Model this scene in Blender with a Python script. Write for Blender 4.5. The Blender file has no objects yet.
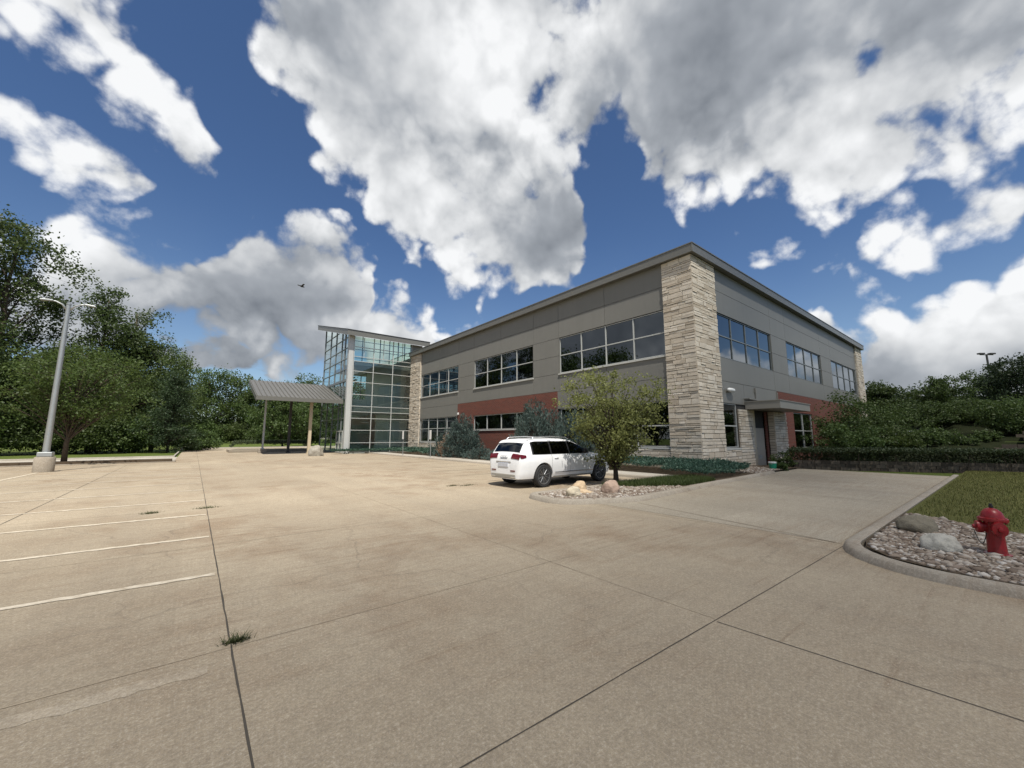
import bpy, bmesh, math, random
import numpy as np
from mathutils import Vector, Matrix
scn = bpy.context.scene; COL = scn.collection
YAW = math.radians(38.5); PITCH = math.atan(53.5 / 396.0); CAM_H = 1.7
SKY_TINT = (0.54, 0.64, 0.76); CLOUD_G = 0.79
DENOISE = True
SUN_E = 4.7
def setup_render():
    cam = bpy.data.cameras.new("camera"); o = bpy.data.objects.new("camera", cam); COL.objects.link(o)
    cam.sensor_fit = 'HORIZONTAL'; cam.sensor_width = 36.0; cam.lens = 36.0 * 396.0 / 1024.0
    cam.clip_start = 0.05; cam.clip_end = 5000
    o.location = (0, 0, CAM_H); o.rotation_euler = (math.pi / 2 + PITCH, 0, -YAW)
    scn.camera = o
    scn.view_settings.view_transform = 'Standard'; scn.view_settings.look = 'None'
    scn.view_settings.exposure = 0.42; scn.view_settings.gamma = 1.0; scn.view_settings.use_curve_mapping = False
    scn.render.engine = 'CYCLES'; c = scn.cycles
    c.max_bounces = 7; c.diffuse_bounces = 3; c.glossy_bounces = 4; c.transmission_bounces = 6; c.transparent_max_bounces = 12
    c.caustics_reflective = False; c.caustics_refractive = False; c.sample_clamp_indirect = 6.0
    c.use_denoising = DENOISE; c.use_adaptive_sampling = True; c.adaptive_threshold = 0.01
    try: c.denoiser = 'OPENIMAGEDENOISE'
    except Exception: pass
    try: c.denoising_prefilter = 'NONE'; c.denoising_input_passes = 'RGB_ALBEDO_NORMAL'
    except Exception: pass
# ------------------------------------------------------------------ helpers
class MB:
    """collects geometry and links it as ONE mesh object"""
    def __init__(s): s.v = []; s.f = []; s.m = []
    def add(s, vs, fs, m=0):
        o = len(s.v); s.v += [tuple(p) for p in vs]; s.f += [tuple(i + o for i in f) for f in fs]; s.m += [m] * len(fs)
    def box(s, x0, x1, y0, y1, z0, z1, m=0):
        x0, x1 = min(x0, x1), max(x0, x1); y0, y1 = min(y0, y1), max(y0, y1); z0, z1 = min(z0, z1), max(z0, z1)
        s.add([(x0,y0,z0),(x1,y0,z0),(x1,y1,z0),(x0,y1,z0),(x0,y0,z1),(x1,y0,z1),(x1,y1,z1),(x0,y1,z1)],
              [(0,3,2,1),(4,5,6,7),(0,1,5,4),(1,2,6,5),(2,3,7,6),(3,0,4,7)], m)
    def prism(s, poly, z0, z1, m=0):
        n = len(poly)
        a = sum(poly[i][0]*poly[(i+1)%n][1]-poly[(i+1)%n][0]*poly[i][1] for i in range(n))
        if a < 0: poly = poly[::-1]
        s.add([(x,y,z0) for x,y in poly]+[(x,y,z1) for x,y in poly],
              [tuple(range(n))[::-1], tuple(range(n,2*n))]+[(i,(i+1)%n,n+(i+1)%n,n+i) for i in range(n)], m)
    def sheet(s, poly, z, m=0):
        n = len(poly)
        a = sum(poly[i][0]*poly[(i+1)%n][1]-poly[(i+1)%n][0]*poly[i][1] for i in range(n))
        if a < 0: poly = poly[::-1]
        s.add([(x,y,z) for x,y in poly], [tuple(range(n))], m)
    def tube(s, pts, rads, n=8, m=0, cap=True):
        pts = [Vector(p) for p in pts]
        if not hasattr(rads, '__len__'): rads = [rads]*len(pts)
        vs = []; prev = None
        for i, p in enumerate(pts):
            t = (pts[min(i+1,len(pts)-1)]-pts[max(i-1,0)]).normalized()
            if prev is None:
                a = Vector((0,0,1)) if abs(t.z) < .9 else Vector((1,0,0))
                u = t.cross(a).normalized()
            else: u = (prev - t*prev.dot(t)).normalized()
            prev = u; w = t.cross(u)
            for k in range(n):
                c = 2*math.pi*k/n
                vs.append(p + (u*math.cos(c)+w*math.sin(c))*rads[i])
        fs = []
        for i in range(len(pts)-1):
            for k in range(n):
                fs.append((i*n+k, i*n+(k+1)%n, (i+1)*n+(k+1)%n, (i+1)*n+k))
        if cap:
            fs.append(tuple(range(n))[::-1]); e = (len(pts)-1)*n; fs.append(tuple(range(e,e+n)))
        s.add(vs, fs, m)
    def lathe(s, prof, c=(0,0,0), ax=(0,0,1), n=20, m=0):
        """prof: (radius, distance along ax)"""
        ax = Vector(ax).normalized(); a = Vector((0,0,1)) if abs(ax.z) < .9 else Vector((1,0,0))
        u = ax.cross(a).normalized(); w = ax.cross(u); c = Vector(c); vs = []
        for r, h in prof:
            for k in range(n):
                t = 2*math.pi*k/n
                vs.append(c + ax*h + (u*math.cos(t)+w*math.sin(t))*max(r,1e-4))
        fs = [(i*n+k, i*n+(k+1)%n, (i+1)*n+(k+1)%n, (i+1)*n+k) for i in range(len(prof)-1) for k in range(n)]
        fs.append(tuple(range(n))[::-1]); e=(len(prof)-1)*n; fs.append(tuple(range(e,e+n)))
        s.add(vs, fs, m)
    def sweep(s, path, prof, closed=False, m=0):
        """prof: (offset to the left of travel, height)"""
        n = len(path); k = len(prof); vs = []
        for i in range(n):
            a = Vector(path[(i-1)%n] if closed else path[max(i-1,0)]); b = Vector(path[(i+1)%n] if closed else path[min(i+1,n-1)])
            t = (b-a).normalized(); nx, ny = -t.y, t.x
            for o, h in prof: vs.append((path[i][0]+nx*o, path[i][1]+ny*o, h))
        fs = []
        for i in range(n if closed else n-1):
            j = (i+1)%n
            for q in range(k-1): fs.append((i*k+q, j*k+q, j*k+q+1, i*k+q+1))
        s.add(vs, fs, m)
    def build(s, name, mats, parent=None, smooth=False, loc=(0,0,0), origin=(0,0,0), bevel=0.0, rot=0.0):
        me = bpy.data.meshes.new(name)
        o = Vector(origin)
        me.from_pydata([tuple(Vector(p)-o) for p in s.v], [], s.f)
        if not isinstance(mats, (list, tuple)): mats = [mats]
        for mm in mats: me.materials.append(mm)
        if len(mats) > 1: me.polygons.foreach_set('material_index', s.m)
        if smooth is True: me.polygons.foreach_set('use_smooth', [True]*len(me.polygons))
        me.update()
        if smooth == 'auto':
            me.polygons.foreach_set('use_smooth', [True]*len(me.polygons))
            try: me.set_sharp_from_angle(angle=math.radians(38))
            except Exception: pass
        ob = bpy.data.objects.new(name, me); COL.objects.link(ob)
        if parent: ob.parent = parent
        ob.location = loc; ob.rotation_euler = (0,0,rot)
        if bevel:
            b = ob.modifiers.new('bevel','BEVEL'); b.width = bevel; b.segments = 2; b.limit_method = 'ANGLE'
        return ob

def tag(o, label=None, cat=None, group=None, kind=None):
    if label: o['label'] = label
    if cat: o['category'] = cat
    if group: o['group'] = group
    if kind: o['kind'] = kind
    return o
def empty(name, loc, label, cat, group=None, rz=0.0):
    o = bpy.data.objects.new(name, None); COL.objects.link(o)
    o.location = loc; o.rotation_euler = (0,0,rz); o.empty_display_size = .2
    return tag(o, label, cat, group)
def link_mesh(name, me, parent=None, loc=(0,0,0)):
    o = bpy.data.objects.new(name, me); COL.objects.link(o); o.location = loc
    if parent: o.parent = parent
    return o
def children(o): return [c for c in bpy.data.objects if c.parent == o]
def dup(root, loc, rz=0.0, sc=1.0, label=None, group=None, zs=None):
    r = root.copy(); COL.objects.link(r); r.location = loc; r.rotation_euler = (0,0,rz); r.scale = (sc,sc,zs or sc)
    if label: r['label'] = label
    if group: r['group'] = group
    for ch in children(root):
        c = ch.copy(); COL.objects.link(c); c.parent = r
        for g in children(ch):
            d = g.copy(); COL.objects.link(d); d.parent = c
    return r
def pol(az, d):                       # compass bearing from the camera axis (deg) and distance -> ground x, y
    a = math.radians(az) + YAW
    return (d*math.sin(a), d*math.cos(a))

# ------------------------------------------------------------------ materials
class NT:
    def __init__(s, name):
        s.m = bpy.data.materials.new(name); s.m.use_nodes = True; s.t = s.m.node_tree; s.N = s.t.nodes; s.L = s.t.links
        s.b = s.N['Principled BSDF']; s.out = s.N['Material Output']
    def n(s, t, **k):
        o = s.N.new(t)
        for a, b in k.items(): setattr(o, a, b)
        return o
    def put(s, sock, v):
        if isinstance(v, bpy.types.NodeSocket): s.L.new(v, sock)
        elif isinstance(v, (tuple, list)) and len(v) == 3 and sock.type == 'RGBA': sock.default_value = (*v, 1)
        else: sock.default_value = v
    def obj(s): return s.n('ShaderNodeTexCoord').outputs['Object']
    def pos(s): return s.n('ShaderNodeNewGeometry').outputs['Position']
    def mapv(s, v, scale=(1,1,1), rot=(0,0,0)):
        o = s.n('ShaderNodeMapping'); s.put(o.inputs[0], v); o.inputs['Scale'].default_value = scale; o.inputs['Rotation'].default_value = rot
        return o.outputs[0]
    def noise(s, v, sc, det=3.0, rough=0.5, dist=0.0):
        o = s.n('ShaderNodeTexNoise'); s.put(o.inputs['Vector'], v)
        o.inputs['Scale'].default_value = sc; o.inputs['Detail'].default_value = det; o.inputs['Roughness'].default_value = rough; o.inputs['Distortion'].default_value = dist
        return o.outputs['Fac']
    def voro(s, v, sc, feature='F1', out='Distance'):
        o = s.n('ShaderNodeTexVoronoi', feature=feature); s.put(o.inputs['Vector'], v); o.inputs['Scale'].default_value = sc
        return o.outputs[out]
    def ramp(s, f, *stops):
        o = s.n('ShaderNodeValToRGB'); e = o.color_ramp.elements; s.put(o.inputs[0], f)
        while len(e) < len(stops): e.new(0.5)
        for q, (p, c) in zip(e, stops):
            q.position = p; q.color = (c, c, c, 1) if not hasattr(c, '__len__') else (*c, 1)
        return o.outputs[0]
    def mix(s, f, a, b, mode='MIX'):
        o = s.n('ShaderNodeMix', data_type='RGBA', blend_type=mode); s.put(o.inputs[0], f); s.put(o.inputs[6], a); s.put(o.inputs[7], b)
        return o.outputs[2]
    def math(s, op, a, b=0.0, clamp=False):
        o = s.n('ShaderNodeMath', operation=op, use_clamp=clamp); s.put(o.inputs[0], a); s.put(o.inputs[1], b); return o.outputs[0]
    def rand(s): return s.n('ShaderNodeNewGeometry').outputs['Random Per Island']
    def objrand(s): return s.n('ShaderNodeObjectInfo').outputs['Random']
    def bump(s, h, strength=.3, dist=.02):
        o = s.n('ShaderNodeBump'); o.inputs['Strength'].default_value = strength; o.inputs['Distance'].default_value = dist
        s.put(o.inputs['Height'], h); s.L.new(o.outputs[0], s.b.inputs['Normal'])
    def fin(s, col, rough=.7, metal=0.0, spec=.5):
        s.put(s.b.inputs['Base Color'], col); s.put(s.b.inputs['Roughness'], rough); s.b.inputs['Metallic'].default_value = metal
        s.b.inputs['Specular IOR Level'].default_value = spec
        return s.m
def plain(name, col, rough=.6, metal=0.0, var=.12, scale=6.0, spec=.5, bump=0.0):
    k = NT(name); v = k.noise(k.obj(), scale, 4, .6)
    c = k.mix(v, tuple(x*(1-var) for x in col), tuple(min(1, x*(1+var)) for x in col))
    if bump: k.bump(k.noise(k.obj(), scale*6, 4), bump, .01)
    return k.fin(c, rough, metal, spec)
def foliage(name, dark, light, trans=.35, var=3.0, rough=.55):
    k = NT(name)
    f = k.math('ADD', k.math('MULTIPLY', k.rand(), .62), k.math('MULTIPLY', k.noise(k.obj(), var, 2), .45), True)
    c = k.mix(f, dark, light)
    hue = k.n('ShaderNodeHueSaturation'); k.put(hue.inputs['Color'], c)
    k.put(hue.inputs['Value'], k.math('ADD', k.math('MULTIPLY', k.objrand(), .3), .85))
    k.put(hue.inputs['Hue'], k.math('ADD', k.math('MULTIPLY', k.objrand(), .02), .49))
    c = hue.outputs[0]
    k.fin(c, rough, 0, .35)
    tr = k.n('ShaderNodeBsdfTranslucent'); k.put(tr.inputs[0], k.mix(.5, c, tuple(min(1, x*1.5) for x in light)))
    ms = k.n('ShaderNodeMixShader'); ms.inputs[0].default_value = trans
    k.L.new(k.b.outputs[0], ms.inputs[1]); k.L.new(tr.outputs[0], ms.inputs[2]); k.L.new(ms.outputs[0], k.out.inputs[0])
    return k.m
def glass(name, tint, refl=.14, boost=1.0, gcol=(.9,.95,1.0), rough=0.0, wav=0.0):
    k = NT(name); k.N.remove(k.b)
    tr = k.n('ShaderNodeBsdfTransparent'); k.put(tr.inputs[0], tint)
    gl = k.n('ShaderNodeBsdfGlossy'); k.put(gl.inputs[0], gcol); gl.inputs['Roughness'].default_value = rough
    if wav:
        bp = k.n('ShaderNodeBump'); bp.inputs['Strength'].default_value = wav; bp.inputs['Distance'].default_value = .05
        k.put(bp.inputs['Height'], k.noise(k.pos(), .55, 1)); k.L.new(bp.outputs[0], gl.inputs['Normal'])
    fr = k.n('ShaderNodeFresnel'); fr.inputs[0].default_value = 1.5
    f = k.math('ADD', k.math('MULTIPLY', fr.outputs[0], boost), refl, True)
    ms = k.n('ShaderNodeMixShader'); k.put(ms.inputs[0], f)
    k.L.new(tr.outputs[0], ms.inputs[1]); k.L.new(gl.outputs[0], ms.inputs[2]); k.L.new(ms.outputs[0], k.out.inputs[0])
    return k.m

def mat_concrete(name, a, b, stain=.35, grain=1.0):
    k = NT(name); p = k.pos()
    big = k.noise(p, .22, 6, .6); c = k.mix(k.ramp(big, (.35, 0.0), (.68, 1.0)), a, b)
    slab = k.noise(k.mapv(p, (.9, .12, 1)), 1.0, 3, .5)
    c = k.mix(k.math('MULTIPLY', k.ramp(slab, (.38, 1.0), (.62, 0.0)), .30), c, tuple(x*.80 for x in a))
    rust = k.ramp(k.noise(p, .8, 9, .68, .4), (.46, 0.0), (.66, 1.0))
    zone = k.ramp(k.noise(p, .17, 2), (.42, .15), (.6, 1.0))
    c = k.mix(k.math('MULTIPLY', k.math('MULTIPLY', rust, zone), stain), c, (.22, .135, .07))
    streak = k.ramp(k.noise(k.mapv(p, (.5, 7, 1)), 1.6, 6, .65, .6), (.47, 0.0), (.70, 1.0))
    c = k.mix(k.math('MULTIPLY', k.math('MULTIPLY', streak, zone), .62), c, (.215, .135, .075))
    band = k.ramp(k.noise(k.mapv(p, (1.1, .05, 1)), 1.0, 4, .6), (.52, 0.0), (.66, 1.0)); c = k.mix(k.math('MULTIPLY', band, .15), c, (.15, .125, .10))
    lin = k.ramp(k.noise(k.mapv(p, (.16, 11, 1), (0,0,.06)), 1.0, 5, .7, .8), (.57, 0.0), (.66, 1.0)); c = k.mix(k.math('MULTIPLY', k.math('MULTIPLY', lin, rust), stain*.9), c, (.20, .115, .055))
    oil = k.ramp(k.noise(p, .55, 5, .6), (.60, 0.0), (.76, 1.0))
    c = k.mix(k.math('MULTIPLY', oil, .30), c, (.17, .15, .13))
    g = k.noise(p, 110, 5, .75); c = k.mix(k.math('MULTIPLY', k.ramp(g, (.36, 1.0), (.54, 0.0)), .45*grain), c, (.11, .09, .07))
    g2 = k.noise(p, 75, 4, .7); c = k.mix(k.math('MULTIPLY', k.ramp(g2, (.53, 0.0), (.66, 1.0)), .42*grain), c, (.66, .60, .52))
    sp = k.ramp(k.voro(p, 60), (.14, 1.0), (.22, 0.0))
    c = k.mix(k.math('MULTIPLY', sp, .30*grain), c, (.62, .57, .50))
    med = k.noise(p, 9, 5, .7); c = k.mix(k.math('MULTIPLY', k.ramp(med, (.40, 1.0), (.58, 0.0)), .22), c, (.17, .14, .105))
    fl = k.n('ShaderNodeVectorMath', operation='FLOOR'); k.put(fl.inputs[0], k.mapv(p, (1/3.85, 1/4.05, 0))); wn = k.n('ShaderNodeTexWhiteNoise'); k.L.new(fl.outputs[0], wn.inputs[0])
    c = k.mix(k.math('MULTIPLY', wn.outputs[0], .25), c, tuple(x*.55 for x in a))
    wv = k.n('ShaderNodeVectorMath', operation='ADD'); k.put(wv.inputs[0], p); nw = k.n('ShaderNodeTexNoise'); k.put(nw.inputs['Vector'], p); nw.inputs['Scale'].default_value = 1.1; nw.inputs['Detail'].default_value = 5; k.L.new(nw.outputs['Color'], wv.inputs[1])
    cr = k.ramp(k.voro(wv.outputs[0], .30, 'DISTANCE_TO_EDGE'), (.0022, 1.0), (.0050, 0.0))
    c = k.mix(k.math('MULTIPLY', k.math('MULTIPLY', cr, zone), .55), c, (.13, .10, .075))
    mid = k.noise(p, 38, 5, .75); c = k.mix(k.math('MULTIPLY', k.ramp(mid, (.40, 1.0), (.52, 0.0)), .30*grain), c, (.15, .12, .09)); c = k.mix(k.math('MULTIPLY', k.ramp(mid, (.54, 0.0), (.66, 1.0)), .30*grain), c, (.64, .57, .47))
    k.bump(k.math('ADD', g, k.math('MULTIPLY', g2, .8)), .35, .006)
    return k.fin(c, .85, 0, .3)
# ------------------------------------------------------------------ sky
SUN_EL, SUN_H = 62.0, (-0.50, -1.0)           # direction towards the sun (world xy)
SKY_S = 0.10
def build_world():
    w = bpy.data.worlds.new("World"); scn.world = w; w.use_nodes = True
    nt = w.node_tree; N = nt.nodes; L = nt.links
    for n in list(N): N.remove(n)
    def node(t, **k):
        n = N.new(t)
        for a, b in k.items(): setattr(n, a, b)
        return n
    def val(sock, v):
        if hasattr(v, 'is_output') or isinstance(v, bpy.types.NodeSocket): L.new(v, sock)
        else: sock.default_value = v
    def M(op, a, b=0.0, c=0.0, clamp=False):
        n = node('ShaderNodeMath', operation=op, use_clamp=clamp)
        val(n.inputs[0], a); val(n.inputs[1], b); val(n.inputs[2], c)
        return n.outputs[0]
    def V(op, a, b=(0, 0, 0), s=None):
        n = node('ShaderNodeVectorMath', operation=op)
        val(n.inputs[0], a); val(n.inputs[1], b)
        if s is not None: val(n.inputs['Scale'], s)
        return n.outputs['Value'] if op == 'DOT_PRODUCT' else n.outputs['Vector']
    def MR(v, a, b, c=0.0, d=1.0, smooth=True):
        n = node('ShaderNodeMapRange', interpolation_type='SMOOTHSTEP' if smooth else 'LINEAR', clamp=True)
        val(n.inputs['Value'], v)
        for k, x in (('From Min', a), ('From Max', b), ('To Min', c), ('To Max', d)): val(n.inputs[k], x)
        return n.outputs['Result']
    def noise(vec, scale, detail, rough=0.5, dist=0.0, out='Fac'):
        n = node('ShaderNodeTexNoise', noise_dimensions='3D')
        val(n.inputs['Vector'], vec); n.inputs['Scale'].default_value = scale
        n.inputs['Detail'].default_value = detail; n.inputs['Roughness'].default_value = rough
        n.inputs['Distortion'].default_value = dist
        return n.outputs[out]
    def curve(x, pts):                                   # (azimuth deg, elevation deg) profile
        n = node('ShaderNodeFloatCurve'); c = n.mapping.curves[0]
        pts = [((a + 75) / 150.0, (e + 20) / 140.0) for a, e in pts]
        pts = [(-0.0, pts[0][1])] + [p for p in pts if 0.0 < p[0] < 1.0] + [(1.0, pts[-1][1])]
        while len(c.points) < len(pts): c.points.new(0.5, 0.5)
        for p, q in zip(c.points, pts): p.location = q; p.handle_type = 'VECTOR'
        n.mapping.use_clip = False; n.mapping.update()
        L.new(x, n.inputs['Value'])
        return M('MULTIPLY_ADD', n.outputs[0], 140.0, -20.0)
    d0 = node('ShaderNodeTexCoord').outputs['Generated']
    sky = node('ShaderNodeTexSky', sky_type='NISHITA', sun_disc=False)
    sky.sun_elevation = math.radians(SUN_EL); sky.sun_rotation = math.atan2(SUN_H[0], SUN_H[1])
    sky.altitude = 200; sky.air_density = 1.0; sky.dust_density = 0.15; sky.ozone_density = 3.0
    w1 = V('SCALE', V('SUBTRACT', noise(d0, 4.2, 3.0, 0.55, out='Color'), (.5, .5, .5)), s=0.20)
    d1 = V('ADD', d0, w1)
    Y = YAW
    az = M('MULTIPLY', M('ARCTAN2', V('DOT_PRODUCT', d1, (math.cos(Y), -math.sin(Y), 0)),
                         V('DOT_PRODUCT', d1, (math.sin(Y), math.cos(Y), 0))), 57.2958)
    azn = M('MULTIPLY_ADD', az, 1 / 150.0, 0.5, clamp=True)
    sx = node('ShaderNodeSeparateXYZ'); L.new(d1, sx.inputs[0])
    el = M('MULTIPLY', M('ARCSINE', M('MINIMUM', M('MAXIMUM', sx.outputs[2], -1.0), 1.0)), 57.2958)
    LAYERS = [
     ([(-75,24),(-62,22),(-54.4,19.5),(-51.2,18.5),(-49,20.5),(-45.8,21.2),(-39.2,20.6),(-37,24.5),(-35.2,26.7),(-29.6,27.5),(-24.7,27),(-20.8,24),(-20.4,20),(-19,21.5),(-16.4,22),(-12.1,19.6),(-9.4,14),(-6.2,12.5),(-1.8,14.5),(4.2,17),(8.7,20),(16.7,20.5),(20,18),(25,12),(35,10),(36.9,14.5),(38.9,15),(40.2,12),(42.1,12),(44.1,14.6),(47.2,15.8),(52.6,17),(56,17),(60,14.5),(65,11),(75,8.5)],
      [(-75,5),(-55,6),(-53,7),(-46.4,9.2),(-43.3,9.6),(-39,10),(-35.2,10),(-28.7,9.6),(-23.3,10.4),(-20.8,12),(-19.8,7),(-15,5),(-9,4),(0,3),(20,3),(35,1),(42,-3),(75,-3)]),
     ([(-75,30),(-60,30),(-55.2,29.2),(-52.8,29.6),(-48.6,27.8),(-46.2,24.6),(-45.5,12),(33,8),(34.6,17.5),(37.6,21.8),(44.9,22.6),(53.4,23.6),(54.6,21.5),(56.5,12),(75,10)],
      [(-75,20),(-60,24),(-54.6,24),(-52,22.4),(-50,22),(-47,22.6),(-45.5,30),(33,30),(34.6,18.5),(41.6,14.6),(44.3,16.6),(50.2,18),(53.9,20.8),(55.5,25),(75,30)]),
     ([(-75,115),(75,115)],
      [(-75,70),(-41,66),(-38.6,50),(-37.2,46),(-35.8,42),(-34,40),(-30,38),(-28.4,35.5),(-25,33),(-22.6,32),(-20.3,28),(-12.3,22.6),(-6.3,18.8),(-1,19.5),(4.2,22.4),(8.5,26),(10.6,33.5),(12.5,37.5),(14.2,38),(17.6,35),(19.4,31),(25.6,26.6),(33.9,25.6),(42.7,22.8),(51.1,22.2),(56,23),(75,29)]),
     ([(-75,44),(-62,42.5),(-56.3,42),(-50.4,43),(-44.9,40),(-41.5,35),(-38.9,27),(-35,15),(75,10)],
      [(-75,37),(-60,32.5),(-55.7,31.6),(-52,31.4),(-46.8,30.4),(-42.5,28.8),(-40.8,30),(-38.9,38),(-35,50),(75,60)]),
    ]
    n_hi = noise(d0, 9.0, 9.0, 0.56)
    sun = Vector((SUN_H[0], SUN_H[1], 0)).normalized() * math.cos(math.radians(SUN_EL)) + Vector((0, 0, math.sin(math.radians(SUN_EL))))
    off = V('ADD', d0, tuple(sun * 0.035))
    n_of = noise(off, 9.0, 9.0, 0.56)
    def smax(a, b):
        n = node('ShaderNodeMath', operation='SMOOTH_MAX'); val(n.inputs[0], a); val(n.inputs[1], b); n.inputs[2].default_value = 2.5
        return n.outputs[0]
    field = None; tt = None
    for i, (top, bot) in enumerate(LAYERS):
        a = M('SUBTRACT', curve(azn, top), el); b = M('SUBTRACT', el, curve(azn, bot))
        f = M('MINIMUM', a, b)
        if i == 2: f = M('ADD', M('MINIMUM', f, 7.0), M('MULTIPLY', M('SUBTRACT', noise(d0, 3.1, 3.0, 0.5), 0.470), 27.0))
        if i == 0: tt = MR(M('DIVIDE', b, M('MAXIMUM', M('ADD', a, b), 0.5)), 0.05, 0.75)
        field = f if field is None else smax(field, f)
    field = M('MINIMUM', field, 14.0)
    # small scraps of cumulus low over the horizon
    n_sc = noise(V('MULTIPLY', d0, (1, 1, 2.6)), 3.4, 6.0, 0.55)
    scrap = M('MULTIPLY', M('SUBTRACT', n_sc, M('MULTIPLY_ADD', el, 0.011, 0.475)), 40.0)
    field = M('MAXIMUM', field, M('MINIMUM', scrap, 3.0))
    n_md = noise(d0, 5.2, 4.0, 0.5)
    n_mo = noise(V('ADD', d0, tuple(sun * 0.06)), 5.2, 4.0, 0.5)
    vo = node('ShaderNodeTexVoronoi', feature='F1'); L.new(d1, vo.inputs['Vector'])
    vo.inputs['Scale'].default_value = 13.0; vo.inputs['Detail'].default_value = 1.6
    puff = M('SUBTRACT', 0.42, vo.outputs['Distance'])
    D = M('ADD', field, M('MULTIPLY', M('SUBTRACT', n_hi, 0.43), 14.0))
    D = M('ADD', D, M('MULTIPLY', puff, 5.2))
    D = M('MINIMUM', D, M('ADD', M('MULTIPLY', el, 2.0), 6.0))
    alpha = M('MULTIPLY', MR(D, -1.2, 2.0), 0.985)
    Ds = M('ADD', field, M('MULTIPLY', M('SUBTRACT', n_md, 0.45), 13.0))
    depth = MR(Ds, 0.0, 12.0)
    edge = M('SUBTRACT', 1.0, depth)
    lit = M('SUBTRACT', 1.03, M('MULTIPLY', depth, 0.47))
    lit = M('SUBTRACT', lit, M('MULTIPLY', MR(el, 10, 30, 1.0, 0.0), M('MULTIPLY', M('SUBTRACT', 1.0, tt), 0.28)))
    lit = M('ADD', lit, M('MULTIPLY', M('SUBTRACT', noise(d0, 2.2, 2.0, 0.45), 0.5), 1.75))
    lit = M('ADD', lit, M('MULTIPLY', M('SUBTRACT', n_md, n_mo), 1.35))
    lit = M('ADD', lit, M('MULTIPLY', M('SUBTRACT', n_hi, n_of), M('MULTIPLY_ADD', edge, 0.8, 0.15)))
    lit = M('ADD', lit, M('MULTIPLY', puff, M('MULTIPLY_ADD', edge, 0.42, 0.10)))
    ramp = node('ShaderNodeValToRGB'); e = ramp.color_ramp.elements
    e[0].position = 0.0; e[0].color = (.165, .185, .215, 1)
    e[1].position = 1.0; e[1].color = (.90, .91, .92, 1)
    x = e.new(0.45); x.color = (.36, .385, .42, 1)
    x = e.new(0.75); x.color = (.66, .675, .69, 1)
    L.new(lit, ramp.inputs[0])
    cl = V('SCALE', ramp.outputs[0], s=CLOUD_G / SKY_S)
    tm = node('ShaderNodeMix', data_type='RGBA'); L.new(MR(el, 2, 30), tm.inputs[0]); tm.inputs[6].default_value = (.80,.80,.80,1); tm.inputs[7].default_value = (*SKY_TINT,1)
    skc = V('MULTIPLY', sky.outputs[0], tm.outputs[2])
    mx = node('ShaderNodeMix', data_type='RGBA'); L.new(alpha, mx.inputs[0]); L.new(skc, mx.inputs[6]); L.new(cl, mx.inputs[7])
    bg = node('ShaderNodeBackground'); L.new(mx.outputs[2], bg.inputs[0]); bg.inputs[1].default_value = SKY_S
    out = node('ShaderNodeOutputWorld'); L.new(bg.outputs[0], out.inputs[0])
    try: w.cycles.sampling_method = 'MANUAL'; w.cycles.sample_map_resolution = 512
    except Exception: pass
rnd = random.Random(11); npr = np.random.default_rng(5)
XF, YF, XE, YE = 19.94, 9.82, 57.6, 44.6          # the office block's corner and far edges
M = {}
def panelmat(name, col):
    k = NT(name); s = k.noise(k.mapv(k.pos(), (2.2,2.2,.16)), 1.5, 6, .65); c = k.mix(k.ramp(s, (.42,0.0), (.68,1.0)), col, tuple(x*.94 for x in col))
    c = k.mix(k.math('MULTIPLY', k.rand(), .5), c, tuple(x*.93 for x in col)); c = k.mix(k.math('MULTIPLY', k.ramp(k.noise(k.pos(), .5, 5, .6), (.45,0.0), (.7,1.0)), .35), c, tuple(x*.84 for x in col))
    return k.fin(c, .45, 0, .4)
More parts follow.
